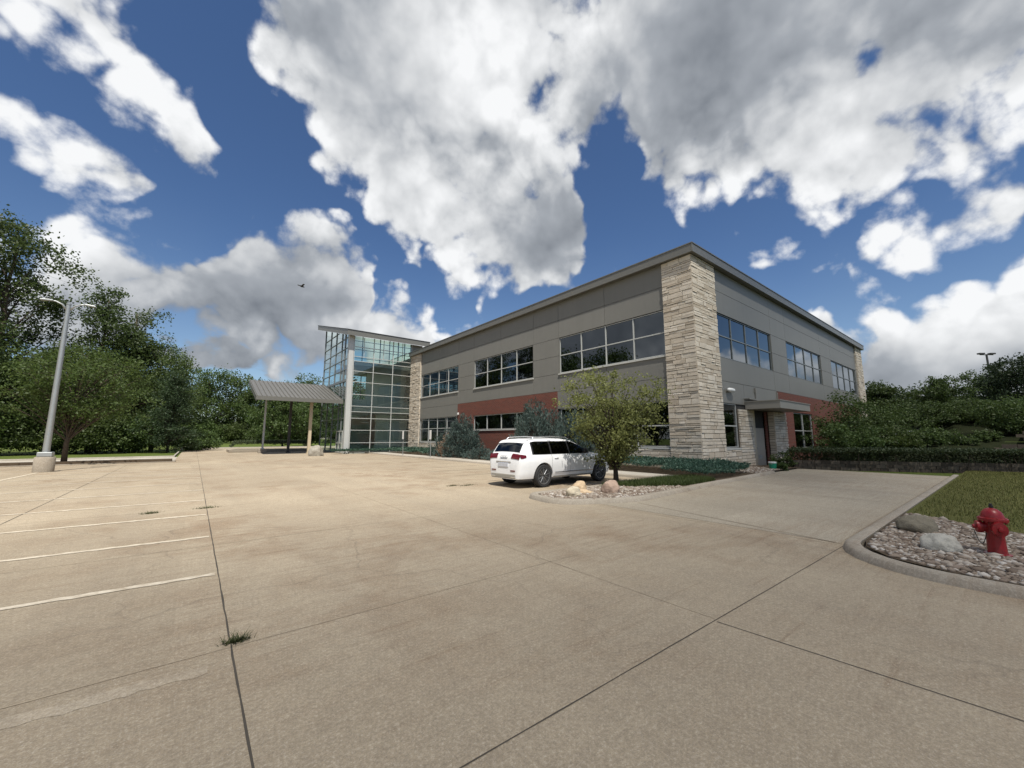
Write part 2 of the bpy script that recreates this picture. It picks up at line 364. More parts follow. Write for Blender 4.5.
def make_mats():
    M['lot'] = mat_concrete('lot_concrete', (.395,.323,.228), (.475,.396,.283), .85)
    M['drive'] = mat_concrete('drive_concrete', (.385,.335,.255), (.475,.42,.325), .3)
    M['walk'] = mat_concrete('walk_concrete', (.46,.43,.37), (.54,.50,.44), .10, .6)
    M['kerb'] = mat_concrete('kerb_concrete', (.35,.31,.25), (.46,.41,.34), .35, .8)
    k = NT('joint'); M['joint'] = k.fin(k.mix(k.noise(k.pos(), 3, 5), (.035,.030,.025), (.10,.085,.065)), .95)
    k = NT('joint_faint'); M['joint2'] = k.fin(k.mix(k.ramp(k.noise(k.pos(), 1.2, 6, .7), (.4,0.0), (.62,1.0)), (.27,.215,.155), (.43,.355,.255)), .95)
    k = NT('worn_paint'); f = k.ramp(k.noise(k.pos(), 7, 8, .75), (.36,0.0), (.60,1.0))
    M['paint'] = k.fin(k.mix(f, (.40,.335,.245), (.63,.56,.45)), .8)
    M['paint2'] = mat_concrete('faded_paint', (.455,.38,.28), (.55,.47,.355), .6, .9)
    k = NT('meadow'); p = k.pos(); c = k.mix(k.noise(p, .15, 5), (.075,.105,.022), (.14,.17,.045)); c = k.mix(k.ramp(k.noise(p, 14, 4, .7), (.35,1.0), (.6,0.0)), c, (.045,.065,.015)); k.bump(k.noise(p, 22, 3), .5, .05); M['meadow'] = k.fin(c, .95, 0, .1)
    k = NT('bank_cover'); p = k.pos(); c = k.mix(k.noise(p, .8, 6, .7), (.010,.015,.006), (.028,.032,.013)); k.bump(k.noise(p, 8, 5), .8, .1); M['bank'] = k.fin(c, .95, 0, .1)
    k = NT('lawn'); p = k.pos(); c = k.mix(k.noise(p, .5, 6, .6), (.098,.106,.028), (.17,.16,.056)); c = k.mix(k.ramp(k.noise(p, 40, 4, .7), (.35,1.0), (.6,0.0)), c, (.05,.06,.018)); k.bump(k.noise(p, 45, 3), .6, .03); M['lawn'] = k.fin(c, .95, 0, .1)
    k = NT('soil'); p = k.pos(); c = k.mix(k.noise(p, 6, 6, .7), (.055,.04,.028), (.13,.10,.07)); k.bump(k.noise(p, 30, 3), .6, .03); M['soil'] = k.fin(c, .95, 0, .1)
    k = NT('pebble'); c = k.ramp(k.rand(), (0,(.13,.095,.07)), (.3,(.27,.215,.165)), (.5,(.20,.15,.115)), (.75,(.36,.31,.255)), (1,(.52,.48,.43))); M['pebble'] = k.fin(c, .75, 0, .3)
    k = NT('blade'); c = k.ramp(k.rand(), (0,(.07,.082,.02)), (.5,(.118,.124,.034)), (1,(.23,.205,.085))); M['blade'] = k.fin(c, .8, 0, .2)
    k = NT('limestone'); p = k.obj(); c = k.ramp(k.rand(), (0,(.52,.45,.36)), (.3,(.65,.58,.48)), (.65,(.71,.645,.545)), (1,(.77,.715,.62)))
    c = k.mix(k.math('MULTIPLY', k.noise(p, 5, 6, .65), .55), c, (.36,.29,.21)); k.bump(k.noise(p, 14, 6, .65), .6, .03); M['stone'] = k.fin(c, .9, 0, .2)
    M['mortar'] = plain('mortar', (.13,.105,.08), .95, 0, .2, 8)
    M['panel'] = panelmat('grey_panel', (.200,.196,.178))
    M['panel2'] = panelmat('dark_panel', (.22,.21,.185))
    M['coping'] = plain('coping_metal', (.18,.175,.155), .4, .3, .05, 2)
    M['trim'] = plain('canopy_trim', (.30,.285,.25), .45, .1, .05, 2)
    M['gap'] = plain('shadow_gap', (.03,.03,.03), .9)
    k = NT('brick'); sx = k.n('ShaderNodeSeparateXYZ'); k.L.new(k.pos(), sx.inputs[0])
    cx = k.n('ShaderNodeCombineXYZ'); k.put(cx.inputs[0], k.math('ADD', sx.outputs[0], sx.outputs[1])); k.put(cx.inputs[1], sx.outputs[2])
    br = k.n('ShaderNodeTexBrick'); k.L.new(cx.outputs[0], br.inputs[0]); br.inputs['Scale'].default_value = 1.0
    br.inputs['Brick Width'].default_value = .30; br.inputs['Row Height'].default_value = .10; br.inputs['Mortar Size'].default_value = .009
    br.inputs['Color1'].default_value = (.17,.050,.034,1); br.inputs['Color2'].default_value = (.105,.040,.030,1); br.inputs['Mortar'].default_value = (.21,.15,.125,1)
    c = k.mix(k.math('MULTIPLY', k.noise(k.pos(), 1.3, 5, .6), .4), br.outputs[0], (.16,.05,.035)); k.bump(br.outputs['Fac'], -.25, .01); M['brick'] = k.fin(c, .85, 0, .25)
    M['frame'] = plain('window_frame_metal', (.52,.53,.51), .4, .2, .04, 3)
    M['frame_d'] = plain('dark_window_frame', (.20,.22,.22), .4, .2, .04, 3)
    M['sill'] = plain('sill_metal', (.50,.50,.47), .5, .0, .06, 3)
    M['glass'] = glass('window_glass', (.14,.16,.16), .10, 1.25, (.80,.86,.92), 0, .06)
    M['tglass'] = glass('tower_glass', (.84,.94,.87), .08, 1.3, (.90,.98,.98), 0, .04)
    M['sglass'] = glass('tower_side_glass', (.78,.90,.84), .16, 1.5, (.92,.98,1.0), 0, .04)
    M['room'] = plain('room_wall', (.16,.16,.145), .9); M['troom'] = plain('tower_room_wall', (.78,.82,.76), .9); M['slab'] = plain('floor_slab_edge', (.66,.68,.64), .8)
    M['blind'] = plain('window_blind', (.48,.48,.45), .9)
    M['steel'] = plain('painted_steel', (.50,.51,.50), .45, .1, .06, 2); M['galv'] = plain('galvanised_steel', (.40,.42,.42), .4, .55, .10, 4)
    M['steel_d'] = plain('dark_steel', (.06,.055,.05), .5, .2); M['roof'] = plain('standing_seam_metal', (.17,.163,.145), .4, .35, .06, 1.2)
    M['doorp'] = plain('door_paint', (.37,.33,.275), .5); M['tan'] = plain('tan_trim', (.50,.42,.30), .6)
    M['white'] = plain('white_plastic', (.78,.78,.76), .4); M['green'] = plain('green_plastic', (.01,.22,.13), .35); M['black'] = plain('black_plastic', (.015,.015,.016), .5)
    k = NT('hydrant_red'); p = k.obj(); M['red'] = k.fin(k.mix(k.ramp(k.noise(p, 9, 5, .7), (.45,0.0), (.75,1.0)), (.27,.008,.012), (.16,.010,.010)), .38, 0, .5); k.bump(k.noise(p, 40, 3), .15, .004)
    k = NT('carpaint'); k.fin((.80,.81,.82), .32, 0, .5); k.b.inputs['Coat Weight'].default_value = .8; k.b.inputs['Coat Roughness'].default_value = .04; M['car'] = k.m
    M['carglass'] = glass('car_glass', (.03,.033,.036), .02, .8, (.85,.9,.95)); M['carin'] = plain('car_interior', (.02,.02,.02), .8)
    M['tyre'] = plain('tyre_rubber', (.022,.022,.023), .8); M['rim'] = plain('alloy_rim', (.33,.34,.35), .3, .8, .05); M['chrome'] = plain('bright_trim', (.72,.73,.74), .18, .9, .03)
    M['grey_t'] = plain('grey_trim', (.30,.285,.25), .5); k = NT('tail_lens'); M['tail'] = k.fin((.10,.003,.006), .15); M['orange'] = plain('orange_lens', (.5,.13,.02), .3); M['seam'] = plain('panel_gap', (.06,.06,.06), .7); M['plate'] = plain('plate', (.55,.57,.62), .5)
    M['bark'] = plain('bark', (.085,.068,.052), .95, 0, .4, 9, .2, .6); M['bark_d'] = plain('dark_bark', (.05,.04,.032), .95, 0, .4, 9, .2, .6)
    M['lf_oak'] = foliage('leaf_cottonwood', (.028,.050,.016), (.085,.125,.036), .35)
    M['lf_honey'] = foliage('leaf_locust', (.034,.058,.014), (.088,.126,.030), .4)
    M['lf_pear'] = foliage('leaf_pear', (.080,.100,.030), (.245,.262,.092), .45)
    M['lf_far'] = foliage('leaf_far', (.035,.060,.018), (.095,.135,.036), .35, .6)
    M['lf_dark'] = foliage('leaf_dark', (.018,.034,.016), (.050,.078,.030), .25)
    M['lf_shrub'] = foliage('leaf_shrub', (.026,.048,.016), (.092,.135,.034), .3)
    M['lf_juni'] = foliage('needle_juniper', (.030,.052,.046), (.10,.142,.128), .2)
    M['lf_cover'] = foliage('needle_ground_juniper', (.022,.055,.038), (.065,.125,.085), .2)
    M['lf_dry'] = foliage('needle_dry', (.14,.085,.055), (.26,.17,.12), .2)
    M['lf_hedge'] = foliage('leaf_hedge', (.024,.038,.018), (.075,.098,.042), .25)
    def rock(n, a, b): 
        k = NT(n); p = k.obj(); c = k.mix(k.noise(p, 3, 6, .65), a, b); c = k.mix(k.math('MULTIPLY', k.ramp(k.noise(p, 16, 5, .7), (.5,0.0), (.7,1.0)), .5), c, tuple(x*.5 for x in a)); k.bump(k.noise(p, 8, 7, .65), .8, .06); M[n] = k.fin(c, .9, 0, .25)
    rock('rock_yellow', (.54,.46,.33), (.68,.61,.47)); rock('rock_tan', (.50,.36,.22), (.64,.50,.34)); rock('rock_red', (.34,.235,.175), (.50,.385,.305)); rock('rock_brown', (.15,.13,.095), (.26,.235,.18)); rock('rock_pale', (.37,.355,.31), (.55,.53,.47)); rock('rock_grey', (.24,.22,.18), (.38,.35,.30))
    k = NT('shade_cloud'); d = k.n('ShaderNodeBsdfDiffuse'); d.inputs[0].default_value = (.9,.9,.9,1); t = k.n('ShaderNodeBsdfTransparent'); ms = k.n('ShaderNodeMixShader'); ms.inputs[0].default_value = .30
    k.L.new(t.outputs[0], ms.inputs[1]); k.L.new(d.outputs[0], ms.inputs[2]); k.L.new(ms.outputs[0], k.out.inputs[0]); M['cloud'] = k.m  # for the unseen shading cloud, thinned to let part of the sun through

def fillet(path, i, r, n=7):
    a, b, c = Vector(path[i-1]), Vector(path[i]), Vector(path[i+1])
    u = (a-b).normalized(); v = (c-b).normalized(); ang = u.angle(v); t = r/math.tan(ang/2)
    p0 = b+u*t; p1 = b+v*t; ctr = b+(u+v).normalized()*(r/math.sin(ang/2)); out = []
    for k in range(n+1):
        q = p0.lerp(p1, k/n)-ctr; out.append(tuple(ctr+q.normalized()*r))
    return path[:i]+out+path[i+1:]
KPROF = lambda w, h: [(0,0.0),(.03,h*.75),(.07,h),(w-.05,h),(w,h*.9),(w,0.0)]
def jstrip(mb, a, b, w, z, seed, jag=.35, step=.35):
    r = random.Random(seed); a = Vector(a); b = Vector(b); n = max(2, int((b-a).length/step)); t = (b-a).normalized(); nx = Vector((-t.y, t.x))
    vs = []
    for i in range(n+1):
        p = a.lerp(b, i/n) + nx*r.uniform(-.25, .25)*w*jag
        for s in (-1, 1):
            q = p + nx*s*w*.5*(1+r.uniform(-jag, jag)); vs.append((q.x, q.y, z))
    mb.add(vs, [(2*i, 2*i+1, 2*i+3, 2*i+2)[::-1] for i in range(n)])

def build_ground():
    S = lambda o: tag(o, kind='structure')
    mb = MB(); mb.sheet([(-500,-500),(500,-500),(500,500),(-500,500)], -.05); S(mb.build('ground', M['meadow']))
    mb = MB(); mb.sheet([(-60,-25),(26,-25),(26,78),(-1,78),(-1,46),(-60,46)], 0); S(mb.build('parking_lot', M['lot']))
    mb = MB(); mb.sheet([(8.35,1.95),(26.2,1.95),(26.2,7.6),(21.0,7.6),(13.3,7.0),(9.2,7.0),(8.35,6.9)], .004); S(mb.build('driveway', M['drive']))
    mb = MB()
    J = .0035
    for a, b, w in [((.38,-20),(.38,76),.013)]: jstrip(mb, a, b, w, J, hash(a)%97, .45, .22)
    jstrip(mb, (.38,1.98), (8.3,1.86), .009, J, 5, .3, .25); jstrip(mb, (3.95,1.9), (4.6,-8), .009, J, 6, .3, .25)
    jstrip(mb, (-2.7,1), (-3.1,34), .016, J, 8, .3)
    S(mb.build('pavement_joint', M['joint']))
    mb = MB()
    for i, y in enumerate((4.15, 8.1, 12.45, 17, 22, 27, 32)): jstrip(mb, (-22,y), (7.4 if 5<y<9.5 else 14.6,y+.03), .012, J, 20+i, .5, .3)
    for i, x in enumerate((4.0, 8.2)): jstrip(mb, (x,1.95), (x-.1,44), .012, J, 40+i, .5, .3)
    jstrip(mb, (9.25,6.3), (8.30,1.9), .022, .010, 50, .3); jstrip(mb, (14.5,2.1), (14.5,6.6), .02, .010, 51); jstrip(mb, (20.2,2.1), (20.2,7.0), .02, .010, 52)
    jstrip(mb, (8.3,1.86), (7.0,-1.5), .02, J, 53)
    S(mb.build('worn_pavement_joint', M['joint2']))
    mb = MB()
    for i, y in enumerate([6.43,8.85,11.38,13.98,16.7,19.3,21.9,24.5,27.1,29.7,32.3,34.6]):
        jstrip(mb, (-5.6,y+.14), (.345,y), .11, .006, 60+i, .32, .12)
        jstrip(mb, (-12.2,y+.3), (-6.4,y+.16), .10, .006, 80+i, .22, .25)
    jstrip(mb, (-5.95,22.5), (-5.8,29.6), .12, .008, 99, .15)
    S(mb.build('stall_marking', M['paint']))
    mb = MB(); jstrip(mb, (-5.6,4.06), (.22,3.90), .14, .0022, 59, .30, .06); S(mb.build('ghost_stall_marking', M['paint2']))
    mb = MB()
    for i, y in enumerate([13.1,15.7,18.3,20.9,23.5,26.1,28.7,31.3,33.9,36.5,39.1]): jstrip(mb, (9.2,y), (14.4,y), .10, .008, 120+i, .25, .3)
    S(mb.build('faded_stall_marking', M['paint2']))
    # right-hand planting island: kerb, lawn, gravel bed
    path = [(7.0,-24.0),(7.0,1.88),(26.0,1.88)]; path = fillet(path, 1, 1.35, 9)
    mb = MB(); mb.sweep([(x,y) for x,y in path][::-1], KPROF(.22,.105)); S(mb.build('lawn_kerb', M['kerb'], smooth='auto'))
    ins = [(7.26,-24),(7.26,.6),(7.5,1.2),(8.0,1.55),(8.5,1.64),(26,1.64)]
    mb = MB(); mb.sheet(ins+[(60,1.64),(60,-24)], .085); S(mb.build('lawn', M['lawn']))
    mb = MB(); mb.sheet(ins[:5]+[(12.2,1.64),(11.2,.2),(10.3,-.8),(9.6,-2.4),(9.0,-5),(8.6,-24)], .090); S(mb.build('gravel_bed', M['soil']))
    # island beside the car
    isl = [(21.8,7.25),(13.3,6.72),(9.3,6.35),(7.3,7.35),(7.55,9.0),(14.75,9.05)]
    for i, r in ((4,.6),(3,.9),(2,2.2)): isl = fillet(isl, i, r, 6)
    mb = MB(); mb.sweep(isl, [(-o,h) for o,h in KPROF(.26,.12)]); S(mb.build('island_kerb', M['kerb'], smooth='auto'))
    inner = [(21.8,7.5),(13.3,6.97),(9.5,6.6),(8.3,6.9),(7.7,7.6),(7.65,8.3),(7.95,8.8),(14.75,8.8)]
    mb = MB(); mb.sheet(inner+[(14.75,9.3),(16.3,9.3),(19.8,9.3),(26,9.9),(26,7.5)], .085); S(mb.build('island_bed', M['soil']))
    mb = MB(); mb.sheet([(14.95,9.05),(16.3,9.05),(16.3,44.4),(14.95,44.4)], .10); mb.sheet([(11.0,44.4),(19.9,44.4),(19.9,43.0),(16.3,42.0),(16.3,44.39)], .097); S(mb.build('sidewalk', M['walk']))
    mb = MB(); mb.sweep([(14.75,9.05),(14.75,44.5)], [(-o,h) for o,h in KPROF(.22,.112)]); S(mb.build('sidewalk_kerb', M['kerb']))
    mb = MB(); mb.sheet([(16.3,9.2),(19.95,9.2),(19.95,43),(16.3,43)], .092); mb.sheet([(26.01,7.61),(27.2,6.4),(60,6.4),(60,9.75),(26.01,9.75)], .02); S(mb.build('planting_bed', M['soil']))
    # island at the far end of the stalls, drive and verge behind it
    mb = MB(); mb.prism([(-60,36.7),(-.9,36.7),(-.9,38.1),(-60,38.1)], 0, .05); S(mb.build('tree_island', M['kerb'], bevel=.02))
    mb = MB(); mb.prism([(-60,36.8),(-1.1,36.8),(-1.1,38.0),(-60,38.0)], .05, .20); S(mb.build('island_mulch', M['soil']))  # mulch mound, its dark band also stands in for the tree's shadow
    mb = MB(); mb.sheet([(-60,38.1),(-1.0,38.1),(-1.0,46),(-60,46)], .004); S(mb.build('drive_lane', M['walk']))
    mb = MB(); mb.sweep([(-60,46.1),(-1.2,46.1),(-1.1,78)], [(0,0),(.03,.12),(.2,.12),(.2,-.05)]); mb.sweep([(-1.0,78.1),(26,78.1)], [(0,0),(.03,.16),(.6,.16),(.6,-.05)]); S(mb.build('verge_kerb', M['walk']))
    mb = MB(); mb.prism([(3.2,55.5),(12.0,55.5),(12.0,60),(3.2,60)], 0, .30); S(mb.build('raised_bed', M['kerb'], bevel=.03))
    # bank that climbs behind the hedge
    vs = []; fs = []; n = 24; m = 24
    for i in range(n+1):
        for j in range(m+1):
            s = i/n; t = -22 + j/m*46                        # distance up the bank, along the hedge
            bx = 27.0 + s*45; h = bank_z(bx+(8.5-t)*.42, t) - .06 if t < 8.5 else -.06
            vs.append((bx + (8.5-t)*.42 if t < 8.5 else bx + (t-8.5)*1.9, t, h + .15*math.sin(i*1.3+j)))
    for i in range(n):
        for j in range(m): fs.append((i*(m+1)+j, (i+1)*(m+1)+j, (i+1)*(m+1)+j+1, i*(m+1)+j+1))
    mb = MB(); mb.add(vs, fs); S(mb.build('bank', M['bank'], smooth=True))

def stones(pts, sizes, zb, seed, mat, name):
    """many low pebbles in one mesh"""
    ico = bmesh.new(); bmesh.ops.create_icosphere(ico, subdivisions=1, radius=1.0); ico.verts.ensure_lookup_table()
    bv = np.array([v.co[:] for v in ico.verts]); bf = np.array([[v.index for v in f.verts] for f in ico.faces]); ico.free()
    g = np.random.default_rng(seed); n = len(pts); nv = len(bv)
    jit = 1 + g.uniform(-.28, .28, (n, nv, 1)); sc = sizes[:, None, None]*np.stack([g.uniform(.8,1.5,n), g.uniform(.6,1.1,n), g.uniform(.4,.75,n)], 1)[:, None, :]
    v = bv[None]*jit*sc; a = g.uniform(0, 6.28, n); ca, sa = np.cos(a)[:,None], np.sin(a)[:,None]
    x = v[:,:,0]*ca - v[:,:,1]*sa; y = v[:,:,0]*sa + v[:,:,1]*ca
    V = np.stack([x+pts[:,0:1], y+pts[:,1:2], v[:,:,2]+zb+sizes[:,None]*.25], 2).reshape(-1,3)
    F = (bf[None] + (np.arange(n)*nv)[:,None,None]).reshape(-1,3)
    me = bpy.data.meshes.new(name); me.vertices.add(len(V)); me.vertices.foreach_set('co', V.ravel().astype(np.float32))
    me.loops.add(F.size); me.loops.foreach_set('vertex_index', F.ravel().astype(np.int32)); me.polygons.add(len(F))
    me.polygons.foreach_set('loop_start', np.arange(0, F.size, 3, dtype=np.int32)); me.update(calc_edges=True); me.materials.append(mat)
    return link_mesh(name, me)
def inside(p, poly):
    x, y = p[:,0], p[:,1]; r = np.zeros(len(p), bool); n = len(poly)
    for i in range(n):
        x0,y0 = poly[i]; x1,y1 = poly[(i+1)%n]
        c = ((y0 > y) != (y1 > y)) & (x < (x1-x0)*(y-y0)/(y1-y0+1e-12)+x0); r ^= c
    return r
def scatter(poly, n, seed):
    g = np.random.default_rng(seed); a = np.array(poly); lo, hi = a.min(0), a.max(0); out = np.zeros((0,2))
    while len(out) < n:
        p = g.uniform(lo, hi, (n, 2)); out = np.concatenate([out, p[inside(p, poly)]])
    return out[:n]
def blades(name, pts, h, w, zb, seed, mat, lean=.5):
    g = np.random.default_rng(seed); n = len(pts); a = g.uniform(0, 6.28, n); hh = h*g.uniform(.5, 1.25, n); L = hh*lean*g.uniform(0, 1.4, n)
    d = np.stack([np.cos(a), np.sin(a)], 1); q = np.stack([-d[:,1], d[:,0]], 1)*w
    b = np.concatenate([pts, np.full((n,1), zb)], 1); V = np.zeros((n,3,3)); V[:,0] = b; V[:,1] = b; V[:,2] = b
    V[:,0,:2] -= q; V[:,1,:2] += q; V[:,2,:2] += d*L[:,None]; V[:,2,2] += hh
    me = bpy.data.meshes.new(name); V = V.reshape(-1,3); me.vertices.add(len(V)); me.vertices.foreach_set('co', V.ravel().astype(np.float32))
    me.loops.add(len(V)); me.loops.foreach_set('vertex_index', np.arange(len(V), dtype=np.int32)); me.polygons.add(n)
    me.polygons.foreach_set('loop_start', np.arange(0, len(V), 3, dtype=np.int32)); me.update(calc_edges=True); me.materials.append(mat)
    return link_mesh(name, me)
def boulder(name, loc, s, mat, seed, label, rz=0.0):
    bm = bmesh.new(); bmesh.ops.create_icosphere(bm, subdivisions=4, radius=1.0); g = random.Random(seed)
    from mathutils import noise as nz
    o = Vector((g.uniform(0,50), g.uniform(0,50), g.uniform(0,50)))
    for v in bm.verts:
        p = v.co.copy(); f = 1 + .30*nz.noise(p*.9+o) + .13*nz.noise(p*2.1+o) + .05*nz.noise(p*5+o)
        v.co = Vector((p.x*f*s[0], p.y*f*s[1], max(p.z*f, -.45)*s[2] + .30*s[2]))
    me = bpy.data.meshes.new(name); bm.to_mesh(me); bm.free(); me.materials.append(M[mat])
    me.polygons.foreach_set('use_smooth', [True]*len(me.polygons))
    o = link_mesh(name, me, None, loc); o.rotation_euler = (0,0,rz)
    return tag(o, label, 'boulder')
def build_beds():
    tag(stones(*(lambda p: (p, np.random.default_rng(2).uniform(.012,.040,len(p))**1.0*(1+.8*(np.random.default_rng(3).uniform(0,1,len(p))>.93))))(scatter([(7.3,-4.5),(7.3,.6),(7.55,1.15),(8.0,1.5),(8.5,1.58),(12.1,1.6),(11.1,.2),(10.2,-.8),(9.5,-2.4),(9.0,-4.5)], 15000, 3)), .085, 4, M['pebble'], 'gravel'), kind='stuff')
    tag(stones(*(lambda p: (p, np.random.default_rng(6).uniform(.012,.040,len(p))**1.0*(1+.8*(np.random.default_rng(3).uniform(0,1,len(p))>.93))))(scatter([(12.9,7.05),(9.5,6.65),(8.3,6.95),(7.75,7.6),(7.7,8.3),(8.0,8.75),(10.4,8.75),(12.0,7.9)], 7500, 7)), .082, 8, M['pebble'], 'gravel'), kind='stuff')
    tag(stones(*(lambda p: (p, np.random.default_rng(6).uniform(.02,.05,len(p))))(scatter([(20.2,7.5),(23.5,7.5),(24.9,9.5),(20.1,9.6)], 2200, 9)), .085, 10, M['pebble'], 'gravel'), kind='stuff')
    tag(blades('grass', scatter([(12.3,1.55),(11.3,.2),(10.4,-.8),(9.7,-2.4),(9.2,-5),(30,-16),(30,1.6)], 90000, 12), .055, .006, .085, 13, M['blade']), kind='stuff')
    tag(blades('grass', scatter([(10.6,8.7),(11.8,7.7),(13.2,7.1),(15.6,7.2),(16.0,8.4),(14.6,8.8)], 16000, 14), .16, .008, .085, 15, foliage('weedy_grass', (.03,.05,.012), (.09,.12,.03), .2)), kind='stuff')
    boulder('boulder', (8.35,7.78,.09), (.215,.20,.20), 'rock_yellow', 21, 'rounded pale yellow boulder at the left end of the gravel island')
    boulder('boulder', (9.45,8.55,.09), (.28,.22,.21), 'rock_tan', 22, 'tan boulder lying close to the front wheel side of the parked car', .3)
    boulder('boulder', (9.0,8.1,.08), (.34,.17,.10), 'rock_tan', 23, 'low flat tan stone slab between the pale yellow boulder and the reddish boulder', -.5)
    boulder('boulder', (9.72,7.60,.09), (.265,.26,.29), 'rock_red', 24, 'reddish brown boulder on the island gravel just left of the small tree')
    boulder('boulder', (9.95,1.22,.09), (.27,.21,.20), 'rock_brown', 25, 'dark brown boulder at the lawn edge behind the paler boulder', -.6)
    boulder('boulder', (8.65,.82,.09), (.255,.19,.18), 'rock_pale', 26, 'pale grey speckled boulder on the gravel beside the hydrant', -.3)
    boulder('boulder', (9.0,40.6,0), (.60,.58,.80), 'rock_grey', 27, 'big grey boulder on the pavement at the foot of a canopy post')
    for i, (x, y, s, lab) in enumerate([(.42,4.25,.055,'small weed tuft growing in the dark pavement joint nearest the camera'), (.36,12.4,.15,'wide weed tuft in the dark pavement joint further along the parking stalls'), (-.62,12.3,.10,'low weed tuft on the stall beside the dark joint, left of a wider tuft'), (7.3,12.55,.13,'low green weed tuft on bare pavement left of the parked car'), (7.75,12.35,.20,'straggling dry weed tuft on pavement nearest the rear of the parked car')]):
        g = np.random.default_rng(200+i); p = np.stack([g.normal(x, s*.75, 130), g.normal(y, s*.28, 130)], 1)
        tag(blades('weed', p, .055, .005, .0, 210+i, foliage('weed_leaf', (.03,.04,.014), (.09,.10,.035), .2), 1.6), lab, 'weed')
class Fac:
    """maps (u along the wall, z, d outwards) to the world; 'L' faces -X, 'R' faces -Y"""
    def __init__(s, ax, c): s.ax = ax; s.c = c
    def p(s, u, z, d): return (s.c-d, u, z) if s.ax == 'L' else (u, s.c-d, z)
    def box(s, mb, u0, u1, z0, z1, d0, d1, m=0):
        a = s.p(u0, z0, d0); b = s.p(u1, z1, d1); mb.box(a[0], b[0], a[1], b[1], a[2], b[2], m)
FL, FR = Fac('L', XF), Fac('R', YF)
def cells(fac, mb, us, zs, holes, d0, d1, gu=(), gz=(), gap=.011):
    for i in range(len(us)-1):
        for j in range(len(zs)-1):
            a, b, c, e = us[i], us[i+1], zs[j], zs[j+1]; um, zm = (a+b)/2, (c+e)/2
            if any(h[0] < um < h[1] and h[2] < zm < h[3] for h in holes): continue
            fac.box(mb, a+(gap if a in gu else 0), b-(gap if b in gu else 0), c+(gap if c in gz else 0), e-(gap if e in gz else 0), d0, d1)
def stone_face(fac, mb, u0, u1, z0, z1, base, seed, t=.06):
    r = random.Random(seed); z = z0
    while z < z1-.04:
        h = r.choice((.10,.13,.16,.2,.2,.26,.30))
        if z+h > z1-.07: h = z1-z
        u = u0
        while u < u1-.02:
            w = r.uniform(.28,1.0)*(1.15 if h < .18 else .9)
            if u+w > u1-.2: w = u1-u
            d = base+r.uniform(0,.04); g = .013
            if h > .25 and r.random() < .35: parts = [(z, z+h*.5), (z+h*.5, z+h)]
            else: parts = [(z, z+h)]
            for (za, zb) in parts:
                d = base+r.uniform(0,.035)
                f = [fac.p(uu, zz, d+r.uniform(-.010,.010)) for uu, zz in ((u+g,za+g),(u+w-g,za+g),(u+w-g,zb-g),(u+g,zb-g))]
                b = [fac.p(uu, zz, base-t) for uu, zz in ((u+g,za+g),(u+w-g,za+g),(u+w-g,zb-g),(u+g,zb-g))]
                fs = [(0,1,2,3),(1,0,4,5),(2,1,5,6),(3,2,6,7),(0,3,7,4)]
                mb.add(f+b, fs if fac.ax == 'R' else [q[::-1] for q in fs])
            u += w
        z += h
def window(fac, B, org, u0, u1, z0, z1, ncol, zrows, dgl=-.10, fw=.035, name='window', frame='frame', gl='glass', label=None, sill=True, us=None, dep=.05):
    mb = MB(); us = us or [u0+(u1-u0)*k/ncol for k in range(ncol+1)]
    for i, u in enumerate(us):
        o = fw if i == 0 else (-fw if i == len(us)-1 else 0)
        fac.box(mb, u+o-fw, u+o+fw, z0, z1, dgl-.03, dgl+dep)
    for z in [z0+fw]+list(zrows)+[z1-fw]:
        fac.box(mb, u0+.07, u1-.07, z-fw*.9, z+fw*.9, dgl-.028, dgl+dep-.004)
    w = mb.build(name, M[frame], B, origin=org)
    if label: w['label'] = label
    pb = MB(); a, b, c, d = fac.p(u0+.01,z0+.01,dgl), fac.p(u1-.01,z0+.01,dgl), fac.p(u1-.01,z1-.01,dgl), fac.p(u0+.01,z1-.01,dgl)
    pb.add([a,b,c,d], [(0,1,2,3) if fac.ax == 'R' else (3,2,1,0)]); pb.build('pane', M[gl], w, origin=(0,0,0) if False else org)
    if sill:
        sb = MB(); fac.box(sb, u0-.06, u1+.06, z0-.09, z0-.002, -.2, .07); sb.build('sill', M['sill'], w, origin=org)
    return w
